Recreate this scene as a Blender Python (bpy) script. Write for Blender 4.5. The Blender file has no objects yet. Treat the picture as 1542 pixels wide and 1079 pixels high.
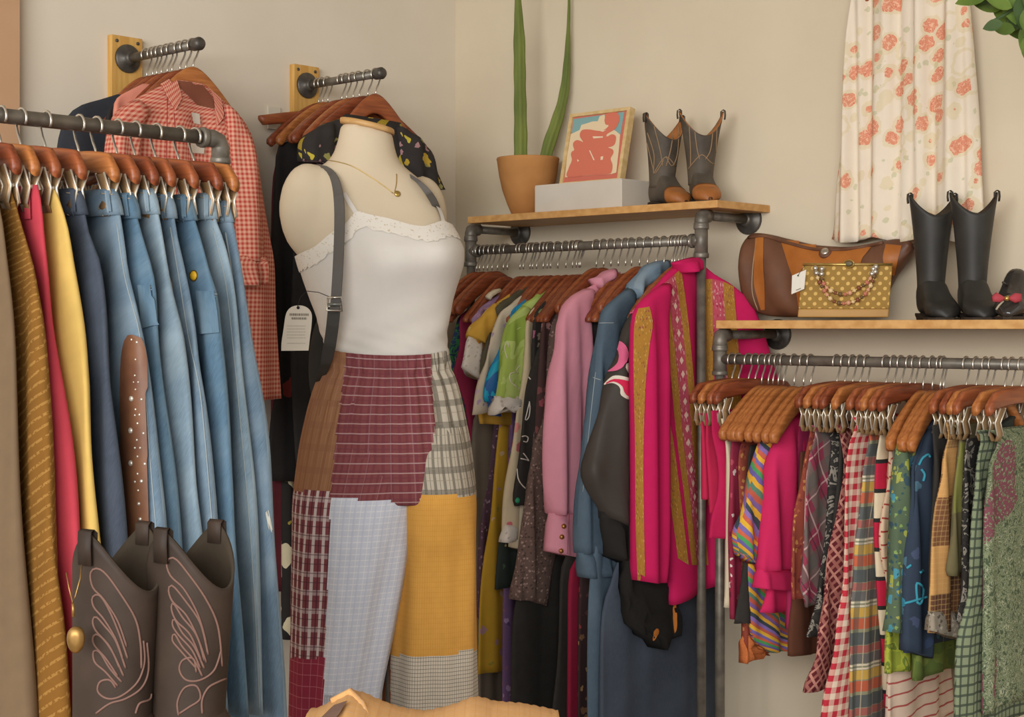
import bpy, bmesh, math, random
from mathutils import Vector, Matrix
from mathutils.bvhtree import BVHTree
random.seed(7)
scene = bpy.context.scene
C = scene.collection
PI = math.pi
# ------------------------------------------------------------------ measuring: camera constants and walls
PX, PY, F, EZ = 771.0, 490.0, 2300.0, 1.5
U = Vector((.732, -.681, 0)).normalized()          # along wall_right, towards the viewer
V = Vector((-U.y, U.x, 0))                         # along wall_left, away from the viewer
UP = Vector((0, 0, 1))
def at(px, py, Y): return Vector(((px-PX)/F*Y, Y, EZ-(py-PY)/F*Y))
def onpl(px, py, o, n):
    d = Vector(((px-PX)/F, 1, -(py-PY)/F)); c = Vector((0, 0, EZ))
    return c + d*((o-c).dot(n)/d.dot(n))
def proj(p): return PX+F*p.x/p.y, PY-F*(p.z-EZ)/p.y
PL1 = at(185, 90, 4.3)                             # a point on wall_left
PL2 = onpl(455, 130, PL1, U)
CORNER = onpl(686, 490, PL1, U); CORNER.z = 0
def wl(t, off=0, z=0): return CORNER - V*t + U*off + UP*z      # wall_left: t metres from the corner
def wr(s, off=0, z=0): return CORNER + U*s - V*off + UP*z      # wall_right
def hx(s):
    r, g, b = (int(s[i:i+2], 16)/255 for i in (0, 2, 4))
    f = lambda c: c/12.92 if c <= .04045 else ((c+.055)/1.055)**2.4
    return (f(r), f(g), f(b), 1)
def lerp(a, b, t): return a+(b-a)*t
def smooth(t): t = max(0, min(1, t)); return t*t*(3-2*t)
def interp(tab, x):
    if x <= tab[0][0]: return tab[0][1]
    for (a, p), (b, q) in zip(tab, tab[1:]):
        if x <= b: return lerp(p, q, (x-a)/(b-a) if b > a else 0)
    return tab[-1][1]
def resample(pts, n):
    """n points spread evenly along a Catmull-Rom curve through pts (tuples of any length)"""
    P = [Vector(p) if len(p) > 1 else Vector((p[0], 0)) for p in pts]
    dense = []
    for i in range(len(P)-1):
        p0, p1, p2, p3 = P[max(i-1, 0)], P[i], P[i+1], P[min(i+2, len(P)-1)]
        for k in range(12):
            t = k/12
            a = p1*2+(p2-p0)*t+(p0*2-p1*5+p2*4-p3)*t*t+(-p0+p1*3-p2*3+p3)*t*t*t
            dense.append(a*.5)
    dense.append(P[-1])
    L = [0]
    for a, b in zip(dense, dense[1:]): L.append(L[-1]+(b-a).length)
    out, j = [], 0
    for i in range(n):
        t = L[-1]*i/(n-1)
        while j < len(L)-2 and L[j+1] < t: j += 1
        out.append(dense[j].lerp(dense[j+1], (t-L[j])/max(L[j+1]-L[j], 1e-9)))
    return out
# ------------------------------------------------------------------ materials
class X:
    def __init__(s, k, sock): s.k, s.s = k, sock
    def _b(s, op, o, r=False): return s.k.math(op, o, s) if r else s.k.math(op, s, o)
    def __add__(s, o): return s._b('ADD', o)
    def __radd__(s, o): return s._b('ADD', o)
    def __sub__(s, o): return s._b('SUBTRACT', o)
    def __rsub__(s, o): return s._b('SUBTRACT', o, True)
    def __mul__(s, o): return s._b('MULTIPLY', o)
    def __rmul__(s, o): return s._b('MULTIPLY', o)
    def __truediv__(s, o): return s._b('DIVIDE', o)
    def lt(s, o): return s._b('LESS_THAN', o)
    def gt(s, o): return s._b('GREATER_THAN', o)
    def fract(s): return s.k.math('FRACT', s)
    def floor(s): return s.k.math('FLOOR', s)
    def sin(s): return s.k.math('SINE', s)
    def abs(s): return s.k.math('ABSOLUTE', s)
    def band(s, c, w): return (s-c).abs().lt(w/2)
class K:
    """small wrapper that writes a procedural node material"""
    def __init__(s, name, rough=.9, spec=.2, metal=0, sheen=0):
        s.m = bpy.data.materials.new(name); s.m.use_nodes = True
        s.nt = s.m.node_tree; s.b = s.nt.nodes['Principled BSDF']
        s.b.inputs['Roughness'].default_value = rough; s.b.inputs['Specular IOR Level'].default_value = spec
        s.b.inputs['Metallic'].default_value = metal; s.b.inputs['Sheen Weight'].default_value = sheen
        s._uv = None
    def put(s, inp, v):
        if isinstance(v, X): s.nt.links.new(v.s, inp)
        elif isinstance(v, bpy.types.NodeSocket): s.nt.links.new(v, inp)
        else: inp.default_value = v
    def node(s, t, out=0, props=None, **inp):
        n = s.nt.nodes.new(t)
        for a, b in (props or {}).items(): setattr(n, a, b)
        for a, b in inp.items(): s.put(n.inputs[int(a[1:]) if a[0] == 'i' and a[1:].isdigit() else a], b)
        return X(s, n.outputs[out])
    def math(s, op, a, b=None):
        n = s.nt.nodes.new('ShaderNodeMath'); n.operation = op
        s.put(n.inputs[0], a)
        if b is not None: s.put(n.inputs[1], b)
        return X(s, n.outputs[0])
    def uv(s):
        if s._uv is None:
            t = s.nt.nodes.new('ShaderNodeUVMap')
            sp = s.nt.nodes.new('ShaderNodeSeparateXYZ'); s.nt.links.new(t.outputs[0], sp.inputs[0])
            s._uv = (X(s, sp.outputs[0]), X(s, sp.outputs[1])); s._uvv = t.outputs[0]
        return s._uv
    def vec(s, a, b, c=0.): return s.node('ShaderNodeCombineXYZ', i0=a, i1=b, i2=c)
    def noise(s, scale, detail=2, vec=None, dist=0., out=0):
        if vec is None: s.uv(); vec = s._uvv
        return s.node('ShaderNodeTexNoise', out, Vector=vec, Scale=scale, Detail=float(detail), Distortion=dist)
    def voro(s, scale, vec=None, rand=1., out=0, feature='F1'):
        if vec is None: s.uv(); vec = s._uvv
        return s.node('ShaderNodeTexVoronoi', out, {'feature': feature}, Vector=vec, Scale=scale, Randomness=rand)
    def white(s, a, b): return s.node('ShaderNodeTexWhiteNoise', 0, {'noise_dimensions': '2D'}, Vector=s.vec(a, b))
    def mix(s, f, a, b):
        n = s.nt.nodes.new('ShaderNodeMix'); n.data_type = 'RGBA'
        s.put(n.inputs[0], f); s.put(n.inputs[6], a if isinstance(a, X) else hx(a)); s.put(n.inputs[7], b if isinstance(b, X) else hx(b))
        return X(s, n.outputs[2])
    def ramp(s, f, cols, pos=None, interp='CONSTANT'):
        n = s.nt.nodes.new('ShaderNodeValToRGB'); r = n.color_ramp; r.interpolation = interp
        N = len(cols)
        while len(r.elements) < N: r.elements.new(.5)
        for i, cc in enumerate(cols):
            r.elements[i].position = pos[i] if pos else (i/N if interp == 'CONSTANT' else i/max(N-1, 1))
            r.elements[i].color = hx(cc)
        s.put(n.inputs[0], f); return X(s, n.outputs[0])
    def scale(s, col, f):
        n = s.nt.nodes.new('ShaderNodeVectorMath'); n.operation = 'SCALE'
        s.put(n.inputs[0], col); s.put(n.inputs['Scale'], f); return X(s, n.outputs[0])
    def done(s, col, var=.12, vs=30., bump=None, bs=.2, bd=.002):
        if not isinstance(col, X): col = s.mix(0., col, col)
        if var: col = s.scale(col, s.noise(vs, 3)*(2*var)+(1-var))
        s.put(s.b.inputs['Base Color'], col)
        if bump is not None:
            s.put(s.b.inputs['Normal'], s.node('ShaderNodeBump', Strength=bs, Distance=bd, Height=bump))
        return s.m
_cache = {}
def memo(fn):
    def g(*a, **k):
        key = (fn.__name__, repr(a), repr(k))
        if key not in _cache: _cache[key] = fn(*a, **k)
        return _cache[key]
    return g
@memo
def solid(name, c, rough=.9, var=.1, vs=30., spec=.2, metal=0, bump=0):
    k = K(name, rough, spec, metal)
    return k.done(c, var, vs, k.noise(900., 1) if bump else None, bump)
@memo
def objsolid(name, c, c2=None, rough=.5, spec=.4, metal=0, scale=8., stretch=(1, 1, 1), amt=1.):
    """for hard things: colour noise in object space"""
    k = K(name, rough, spec, metal)
    tc = k.nt.nodes.new('ShaderNodeTexCoord')
    mp = k.nt.nodes.new('ShaderNodeMapping'); mp.inputs['Scale'].default_value = stretch
    k.nt.links.new(tc.outputs['Object'], mp.inputs[0])
    n = k.noise(scale, 4, mp.outputs[0])
    col = k.ramp(n, [c, c2 or c], [.35, .65], 'LINEAR')
    k.put(k.b.inputs['Base Color'], col)
    k.put(k.b.inputs['Normal'], k.node('ShaderNodeBump', Strength=.06*amt, Distance=.003, Height=n))
    return k.m
@memo
def denim(name, c, fade=None, fx=.09):
    k = K(name, .95, .1)
    u, v = k.uv()
    slub = k.noise(1., 2, k.vec(u*420., v*60.))
    blotch = k.noise(7., 3)
    col = k.scale(k.mix(0., c, c), slub*.62+.69)
    if fade:
        col = k.mix((blotch-.44)*2.4, col, fade)
        edge = k.math('POWER', 2.718, (u-.012)*(u-.012)*-2200.)
        col = k.mix(edge*.55*(.4+blotch), col, fade)
    return k.done(col, .08, 60., slub, .3, .001)
@memo
def gingham(name, c0, c1, s, c2=None):
    k = K(name); u, v = k.uv()
    a, b = (u/s).fract().lt(.5), (v/s).fract().lt(.5)
    col = k.mix((a+b)*.5, c0, c1)
    return k.done(col, .08)
@memo
def plaid(name, base, lines, ang=0., var=.1):
    """lines: (axis 0/1, period, offset 0-1, width 0-1, colour, strength)"""
    k = K(name); u, v = k.uv()
    if ang:
        ca, sa = math.cos(ang), math.sin(ang)
        u, v = u*ca+v*sa, v*ca-u*sa
    col = k.mix(0., base, base)
    for ax, per, off, w, c, st in lines:
        m = ((u if ax == 0 else v)/per+(1.5-off)).fract().band(.5, w)*st
        col = k.mix(m, col, c)
    return k.done(col, var)
@memo
def floral(name, base, layers, var=.08, dist=0.):
    """layers: (scale, radius, colours, randomness)"""
    k = K(name); u, v = k.uv()
    col = k.mix(0., base, base)
    for i, (sc, r, cols, *rest) in enumerate(layers):
        nz = k.noise(sc*2.2, 1, out=1)
        vv = k.node('ShaderNodeVectorMath', 0, {'operation': 'MULTIPLY_ADD'}, i0=nz, i1=(.35/sc*2, .35/sc*2, 0), i2=k.vec(u+i*.37, v+i*.71))
        d = k.voro(sc, vv); cc = k.voro(sc, vv, out=1)
        sep = k.node('ShaderNodeSeparateColor', Color=cc)
        m = d.lt(r)
        if rest: m = m*sep.gt(rest[0])
        g = k.node('ShaderNodeSeparateColor', 1, Color=cc)
        col = k.mix(m, col, k.ramp(g, cols))
    return k.done(col, var)
@memo
def stripes(name, cols, period, ang=0., pos=None, wob=0., var=.1):
    k = K(name); u, v = k.uv()
    t = v*math.cos(ang)+u*math.sin(ang)
    if wob: t = t+(k.noise(14., 2)-.5)*wob
    return k.done(k.ramp((t/period).fract(), cols, pos), var)
@memo
def scroll(name, cols, scale=14., dist=3., sv=1., var=.1, pos=None):
    k = K(name); u, v = k.uv()
    return k.done(k.ramp(k.noise(scale, 2, k.vec(u, v*sv), dist), cols, pos or [.0]+[.36+.3*i/max(len(cols)-1, 1) for i in range(1, len(cols))]), var)
@memo
def lattice(name, base, line, dot, s):
    k = K(name); u, v = k.uv()
    a, b = ((u+v)/s).fract(), ((u-v)/s).fract()
    m = k.math('MAXIMUM', a.band(.5, .22), b.band(.5, .22))
    col = k.mix(m, base, line)
    d = k.math('MAXIMUM', (a-.5).abs(), (b-.5).abs())
    col = k.mix(d.gt(.42), col, dot)
    inner = k.math('MULTIPLY', a.band(.0, .3), b.band(.5, .1))
    return k.done(col, .12)
@memo
def patchwork(name, cols, w, h, line=None):
    k = K(name); u, v = k.uv()
    iu = (u/w).floor(); iv = (v/h+k.white(iu, 3.)*.6).floor()
    col = k.ramp(k.white(iu, iv), cols)
    if line:
        col = k.mix((u/.012).fract().lt(.2)*.35, col, line); col = k.mix((v/.012).fract().lt(.2)*.35, col, line)
    return k.done(col, .15)
def wood(name, c, c2, axis=0, rough=.45, scale=6.):
    st = [9, 9, 9]; st[axis] = .7
    return objsolid(name, c, c2, rough, .35, 0, scale, tuple(st))
# ------------------------------------------------------------------ mesh builder
WORLD = {}
class MB:
    def __init__(s): s.v, s.f, s.uv, s.mi = [], [], [], []
    def quad(s, pts, uv=None, mi=0):
        i = len(s.v); s.v += [Vector(p) for p in pts]
        s.f.append(list(range(i, i+len(pts)))); s.uv.append(uv or [(0, 0)]*len(pts)); s.mi.append(mi)
    def loft(s, rings, closed=True, cap0=False, cap1=False, uvs=None, mi=0):
        i0 = len(s.v); n = len(rings[0]); R = len(rings)
        for r in rings: s.v += [Vector(p) for p in r]
        if uvs is None:
            uvs = []; acc = 0
            for j, r in enumerate(rings):
                if j: acc += (Vector(r[0])-Vector(rings[j-1][0])).length
                row, a = [], 0
                for i in range(n+1):
                    row.append((a, -acc)); a += (Vector(r[(i+1) % n])-Vector(r[i % n])).length
                uvs.append(row)
        for j in range(R-1):
            for i in range(n if closed else n-1):
                k = (i+1) % n
                s.f.append([i0+j*n+i, i0+j*n+k, i0+(j+1)*n+k, i0+(j+1)*n+i])
                s.uv.append([uvs[j][i], uvs[j][i+1], uvs[j+1][i+1], uvs[j+1][i]])
                s.mi.append(mi(j, i) if callable(mi) else mi)
        m0 = mi if not callable(mi) else 0
        if cap0: s.f.append([i0+i for i in range(n)][::-1]); s.uv.append([uvs[0][i] for i in range(n)][::-1]); s.mi.append(m0)
        if cap1: s.f.append([i0+(R-1)*n+i for i in range(n)]); s.uv.append([uvs[-1][i] for i in range(n)]); s.mi.append(m0)
        return s
    def tube(s, path, r, n=8, caps=True, mi=0, flat=None):
        P = [Vector(p) for p in path]; rings = []
        if len(P) < 2: return s
        ref = None
        for i, p in enumerate(P):
            t = (P[min(i+1, len(P)-1)]-P[max(i-1, 0)])
            if t.length < 1e-9: t = Vector((0, 0, 1))
            t.normalize()
            if ref is None: ref = Vector((0, 0, 1)) if abs(t.z) < .9 else Vector((1, 0, 0))
            a = t.cross(ref)
            if a.length < 1e-6: a = t.orthogonal()
            a.normalize(); b = a.cross(t); ref = b
            rr = r[i] if isinstance(r, (list, tuple)) else r
            fa, fb = flat or (1, 1)
            rings.append([p+a*math.cos(2*PI*k/n)*rr*fa+b*math.sin(2*PI*k/n)*rr*fb for k in range(n)])
        return s.loft(rings, True, caps, caps, mi=mi)
    def lathe(s, prof, o=(0, 0, 0), ax=UP, n=24, mi=0, caps=True):
        o = Vector(o); ax = Vector(ax).normalized(); a = ax.orthogonal().normalized(); b = ax.cross(a)
        rings = [[o+ax*z+a*math.cos(2*PI*k/n)*r+b*math.sin(2*PI*k/n)*r for k in range(n)] for r, z in prof]
        return s.loft(rings, True, caps, caps, mi=mi)
    def box(s, c, size, ex=None, ey=None, ez=None, mi=0):
        c = Vector(c); ex = Vector(ex or (1, 0, 0))*size[0]/2; ey = Vector(ey or (0, 1, 0))*size[1]/2; ez = Vector(ez or UP)*size[2]/2
        q = [[c+sx*ex+sy*ey+sz*ez for sx, sy in ((-1, -1), (1, -1), (1, 1), (-1, 1))] for sz in (-1, 1)]
        w, d, h = size
        i = len(s.v); s.v += q[0]+q[1]
        for f, (a, b) in (([3, 2, 1, 0], (w, d)), ([4, 5, 6, 7], (w, d)), ([0, 1, 5, 4], (w, h)), ([1, 2, 6, 5], (d, h)), ([2, 3, 7, 6], (w, h)), ([3, 0, 4, 7], (d, h))):
            s.f.append([i+x for x in f]); s.uv.append([(0, 0), (a, 0), (a, b), (0, b)]); s.mi.append(mi)
        return s
    def build(s, name, mats, parent=None, smooth=True, bevel=0, subs=0, solid=0, inv=None, weld=False, remesh=0):
        if parent is not None and inv is None:
            top = parent
            while top.parent is not None: top = top.parent
            if top.name in MATS: inv = MATS[top.name].inverted()
        me = bpy.data.meshes.new(name)
        vs = [inv @ p for p in s.v] if inv is not None else s.v
        me.from_pydata([tuple(p) for p in vs], [], s.f)
        uvl = me.uv_layers.new(name='UVMap')
        flat = [c for f in s.uv for p in f for c in p]
        uvl.data.foreach_set('uv', flat)
        if not isinstance(mats, (list, tuple)): mats = [mats]
        for m in mats: me.materials.append(m)
        me.polygons.foreach_set('material_index', s.mi)
        me.polygons.foreach_set('use_smooth', [smooth]*len(s.f))
        if weld or (not smooth):
            bm = bmesh.new(); bm.from_mesh(me)
            if weld: bmesh.ops.remove_doubles(bm, verts=bm.verts, dist=1e-5)
            bmesh.ops.recalc_face_normals(bm, faces=bm.faces); bm.to_mesh(me); bm.free()
        me.update()
        o = bpy.data.objects.new(name, me); C.objects.link(o)
        if parent is not None: o.parent = parent
        if remesh:
            m = o.modifiers.new('r', 'REMESH'); m.mode = 'VOXEL'; m.voxel_size = remesh; m.use_smooth_shade = True
            m = o.modifiers.new('s', 'SMOOTH'); m.iterations = 12; m.factor = .5
        if bevel:
            m = o.modifiers.new('b', 'BEVEL'); m.width = bevel; m.segments = 2; m.limit_method = 'ANGLE'
        if subs:
            m = o.modifiers.new('u', 'SUBSURF'); m.levels = m.render_levels = subs
        if solid:
            m = o.modifiers.new('t', 'SOLIDIFY'); m.thickness = solid; m.offset = 0
        WORLD[o.name] = (list(s.v), [list(f) for f in s.f])
        return o
MATS = {}
def tag(o, label, cat, group=None, kind=None):
    o['label'] = label; o['category'] = cat
    if group: o['group'] = group
    if kind: o['kind'] = kind
    return o
def thing(name, label, cat, loc=(0, 0, 0), rot=None, group=None):
    o = bpy.data.objects.new(name, None); C.objects.link(o); o.empty_display_size = .05
    M = Matrix.Translation(Vector(loc)) @ (rot.to_4x4() if rot is not None else Matrix.Identity(4))
    o.matrix_world = M; MATS[o.name] = M
    return tag(o, label, cat, group)
def copy_thing(src, name, M, label, cat, group=None):
    r = src.copy(); C.objects.link(r); r.matrix_world = M; MATS[r.name] = M
    tag(r, label, cat, group)
    for ch in src.children:
        c = ch.copy(); C.objects.link(c); c.parent = r
        for g in ch.children:
            d = g.copy(); C.objects.link(d); d.parent = c
    return r
def structure(name, mb, mat, **k):
    o = mb.build(name, mat, None, **k); o['kind'] = 'structure'; return o
class Surf:
    """lets stitching, trims and prints be laid onto a finished surface"""
    def __init__(s, *objs):
        vs, fs = [], []
        for o in objs:
            v, f = WORLD[o.name]; b = len(vs); vs += v; fs += [[b+i for i in x] for x in f]
        s.t = BVHTree.FromPolygons(vs, fs)
    def hit(s, px, py):
        o = Vector((0, 0, EZ)); d = Vector(((px-PX)/F, 1, -(py-PY)/F)).normalized()
        p, n, i, dist = s.t.ray_cast(o, d)
        if p is None: return None
        if n.dot(d) > 0: n = -n
        return p, n
def stroke(name, surf, pts, r, mat, parent, n=6, dens=None, off=.4, closed=False):
    if closed: pts = pts+[pts[0]]
    P = resample(pts, dens or max(8, len(pts)*5)); path = []
    for p in P:
        h = surf.hit(p[0], p[1])
        if h: path.append(h[0]+h[1]*r*off)
    mb = MB(); mb.tube(path, r, n); return mb.build(name, mat, parent) if len(path) > 1 else None
def strokes(name, surf, lists, r, mat, parent, n=6, off=.4):
    mb = MB()
    for pts in lists:
        P = resample(pts, max(8, len(pts)*5))
        path = [h[0]+h[1]*r*off for h in (surf.hit(p[0], p[1]) for p in P) if h]
        if len(path) > 1: mb.tube(path, r, n)
    return mb.build(name, mat, parent)
def decal(name, surf, left, right, mat, parent, rows=24, cols=6, off=.003, mi=0):
    """a strip of cloth laid on a surface, between two edge lines"""
    A, B = resample(left, rows), resample(right, rows); grid = []
    last = None
    for a, b in zip(A, B):
        row = []
        for j in range(cols+1):
            p = a.lerp(b, j/cols); h = surf.hit(p[0], p[1])
            if h is None:
                row.append(None); continue
            row.append(h[0]+h[1]*off)
        grid.append(row)
    mb = MB(); acc = 0
    for i in range(rows-1):
        for j in range(cols):
            q = [grid[i][j], grid[i+1][j], grid[i+1][j+1], grid[i][j+1]]
            if any(x is None for x in q): continue
            if max((q[0]-q[2]).length, (q[1]-q[3]).length) > .12: continue
            w = (q[3]-q[0]).length
            l = (q[1]-q[0]).length
            u0, u1 = j/cols, (j+1)/cols
            mb.quad(q, [(u0*.1, -acc), (u0*.1, -acc-l), (u1*.1, -acc-l), (u1*.1, -acc)])
        if grid[i][cols//2] and grid[i+1][cols//2]: acc += (grid[i][cols//2]-grid[i+1][cols//2]).length
    return mb.build(name, mat, parent, weld=True) if mb.f else None
def blob(name, surf, poly, mat, parent, off=.004):
    """a closed outline filled and laid onto a surface"""
    P = resample(poly+[poly[0]], len(poly)*4+1)[:-1]
    cx = sum(p[0] for p in P)/len(P); cy = sum(p[1] for p in P)/len(P)
    mb = MB(); h0 = surf.hit(cx, cy)
    hits = [surf.hit(p[0], p[1]) for p in P]
    if h0 is None: return None
    pts = [h[0]+h[1]*off if h else None for h in hits]; c = h0[0]+h0[1]*off
    for i in range(len(P)):
        a, b = pts[i], pts[(i+1) % len(P)]
        if a is None or b is None: continue
        mb.quad([c, a, b], [(0, 0)]*3)
    return mb.build(name, mat, parent, weld=True) if mb.f else None
# ------------------------------------------------------------------ shared materials
IRON = objsolid('aged_iron_pipe', '7d766b', '635d54', .45, .5, .35, 30.)
IRON_DK = objsolid('dark_iron_fitting', '5f5a53', '45413c', .45, .5, .4, 40.)
STEEL = objsolid('polished_steel', 'd9d2c6', 'b9b1a4', .3, .6, .85, 20.)
CLIPM = objsolid('nickel_clip', 'd8cfc0', 'b3a893', .35, .6, .55, 20.)
CLIPB = objsolid('tan_clip_plate', 'a2835c', '866746', .4, .5, .3, 20.)  # clip plates in tan, darker than the nickel wires
HWOOD = wood('cherry_hanger_wood', 'a05a34', '84452a', 0, .38, 14.)
HWOOD_L = wood('amber_hanger_wood', 'b87540', '9a5a2e', 0, .38, 14.)
HWOOD_D = wood('dark_hanger_wood', '8f4a2c', '6e3520', 0, .4, 14.)
OAK = wood('pale_oak_board', 'd3a468', 'bf8d52', 0, .5, 5.)
OAK_Y = wood('yellow_pine_plate', 'd8ac62', 'c6954c', 2, .5, 8.)
ROTW = lambda d: Matrix((d, UP.cross(d), UP)).transposed()
# ------------------------------------------------------------------ hanging frames
class Fr:
    """a hanging place: O on the rail, x along the hanger (near shoulder positive), y across, z up"""
    def __init__(s, O, d, side=1, yaw=0.):
        s.O = Vector(O); s.d = Matrix.Rotation(yaw, 3, 'Z') @ Vector(d); s.y = UP.cross(s.d); s.side = side
        s.R = ROTW(s.d); s.M = Matrix.Translation(s.O) @ s.R.to_4x4()
    def loc(s, px, py, yo=0.):
        q = onpl(px, py, s.O+s.y*yo*s.side, s.y)-s.O
        return (q.dot(s.d), q.z)
    def w(s, x, y, z): return s.O+s.d*x+s.y*y+UP*z
def lens(name, fr, A, B, mats, parent, yo=0., th=.014, fold=.005, fk=55., rows=30, N=44, flare=1.3, topw=.55, hem=.004, ph=None, mi=0, grow=.3, sq=.75):
    """a hollow, slightly folded cloth shape between two edge lines A and B given in the frame's (x, z)"""
    A, B = resample(A, rows), resample(B, rows); rings, uvs = [], []
    ph = random.uniform(0, 6) if ph is None else ph
    ph2 = random.uniform(0, 6); v0 = random.uniform(0, .2)
    for j in range(rows):
        a, b = A[j], B[j]; m = (a+b)/2; h = (a-b)/2; g = smooth(j/(rows-1)/grow); tt = j/(rows-1)
        t = th*lerp(topw, 1, g)*lerp(1, flare, tt)
        ring, row, acc, prev = [], [], 0, None
        for i in range(N+1):
            an = 2*PI*i/N; ca, sa = math.cos(an), math.sin(an)
            k = math.copysign(abs(ca)**sq, ca)
            x = m.x+h.x*k; z = m.y+h.y*k
            y = yo*fr.side+math.copysign(abs(sa)**.65, sa)*t*(1+.25*g*math.sin(fk*1.7*x+ph2))
            f = fold*g*(math.sin(fk*x+ph+1.5*z)+.55*math.sin(fk*2.3*x+ph2-2*z))
            y += f
            if j == rows-1: z += hem*math.sin(fk*.6*x+ph)
            p = fr.w(x, y, z)
            if prev is not None: acc += (p-prev).length
            prev = p
            if i < N: ring.append(p)
            row.append((acc, z+v0))
        rings.append(ring); uvs.append(row)
    mb = MB(); mb.loft(rings, True, True, True, uvs, mi=mi)
    return mb.build(name, mats, parent)
GOT = {}
def garment(name, label, cat, fr, prof, mat, far=None, c=0., group=None, root=None, part='body', yo=0., wall=None, **k):
    """the main piece of a garment: near edge from prof (pixels), far edge mirrored about the hanger unless given"""
    r = root or thing(name, label, cat, fr.O, fr.R, group)
    A = [fr.loc(px, py, yo) for px, py in prof]
    if far is None: B = [(min(2*c-x, x-.03), z) for x, z in A]
    else: B = [fr.loc(px, py, yo) for px, py in far]
    if wall is not None: B = [(max(x, -wall), z) for x, z in B]
    o = lens(part, fr, A, B, mat, r, yo=yo, **k)
    return r, o
def sleeve(part, fr, L, R, mat, root, yo=.012, th=.03, **k):
    A = [fr.loc(px, py, yo) for px, py in L]; B = [fr.loc(px, py, yo) for px, py in R]
    k.setdefault('rows', 24); k.setdefault('N', 24); k.setdefault('fold', .004); k.setdefault('topw', .7)
    return lens(part, fr, A, B, mat, root, yo=yo, th=th, **k)
# ------------------------------------------------------------------ hangers (one of each kind is built, the rest are copies)
def hook_path(top=.0, r=.0185, drop=-.064):
    pts = [Vector((r*math.cos(a), 0, r*math.sin(a)-.002)) for a in [math.radians(x) for x in range(-35, 181, 18)]]
    pts += [Vector((-r*.92, 0, -.014)), Vector((-r*.6, 0, -.028)), Vector((-.003, 0, -.042)), Vector((0, 0, -.052)), Vector((0, 0, drop))]
    return pts
def make_shoulder(name, M, wood_m, half=.195, cz=-.066, drop=.113, bow=.012, hh=1., ex=1.15):
    r = bpy.data.objects.new(name, None); C.objects.link(r); r.empty_display_size = .05; r.matrix_world = M
    rings = []; n = 26
    for i in range(n+1):
        x = lerp(-half, half, i/n); q = abs(x)/half
        zt = cz-drop*((q*q+.035)**(ex/2)-.035**(ex/2))/(1.035**(ex/2)-.035**(ex/2)); h = hh*lerp(.05, .038, q)*(1-.55*smooth((q-.93)/.07)); w = lerp(.0065, .013, smooth(q))*(1-.5*smooth((q-.95)/.05))
        yb = bow*q*q-bow*.35
        rings.append([Vector((x, yb+w*math.copysign(abs(math.cos(a))**.6, math.cos(a)), zt-h/2+h/2*math.copysign(abs(math.sin(a))**.6, math.sin(a)))) for a in [2*PI*k/14 for k in range(14)]])
    MB().loft(rings, True, True, True).build('wooden_arm', wood_m, r)
    MB().tube(hook_path(), .0024, 6).build('hook', STEEL, r)
    return r
def make_clip_hanger(name, M, wood_m, half=.125, clipx=.1, bz=-.05, bh=.04):
    r = bpy.data.objects.new(name, None); C.objects.link(r); r.empty_display_size = .05; r.matrix_world = M
    rings = []; n = 22
    for i in range(n+1):
        x = lerp(-half, half, i/n); q = abs(x)/half
        zt = bz-.016*q*q-.022*smooth((q-.82)/.18); h = bh*(1-.35*smooth((q-.85)/.15)); w = .008
        rings.append([Vector((x, w*math.copysign(abs(math.cos(a))**.6, math.cos(a)), zt-h/2+h/2*math.copysign(abs(math.sin(a))**.6, math.sin(a)))) for a in [2*PI*k/14 for k in range(14)]])
    MB().loft(rings, True, True, True).build('wooden_bar', wood_m, r)
    MB().tube(hook_path(drop=bz-.004), .0025, 6).build('hook', STEEL, r)
    z0 = bz-bh-.004
    for sx in (1, -1):
        mb = MB(); cx = clipx*sx
        for sy in (1, -1):
            ring = []
            for y, z in ((.017, z0-.004), (.0045, z0-.036), (.0105, z0-.062), (.004, z0-.078)):
                ring.append([Vector((cx+dx, sy*y+dy, z)) for dx, dy in ((-.013, -.0012), (.013, -.0012), (.013, .0012), (-.013, .0012))])
            mb.loft(ring, True, True, True, mi=1)
            for dx in (-.0135, .0135):
                mb.tube([Vector((cx+dx, sy*.0175, z0-.002)), Vector((cx+dx, sy*.005, z0-.036)), Vector((cx+dx, sy*.011, z0-.066))], .0021, 6)
        mb.tube([Vector((cx, 0, z0+.02)), Vector((cx, .001, z0-.02)), Vector((cx, 0, z0-.042))], .0024, 6)
        mb.tube([Vector((cx-.012, 0, z0-.036)), Vector((cx+.012, 0, z0-.036))], .0035, 8)
        mb.build('clip', [CLIPM, CLIPB], r)
    return r
PROTO = {}
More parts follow.
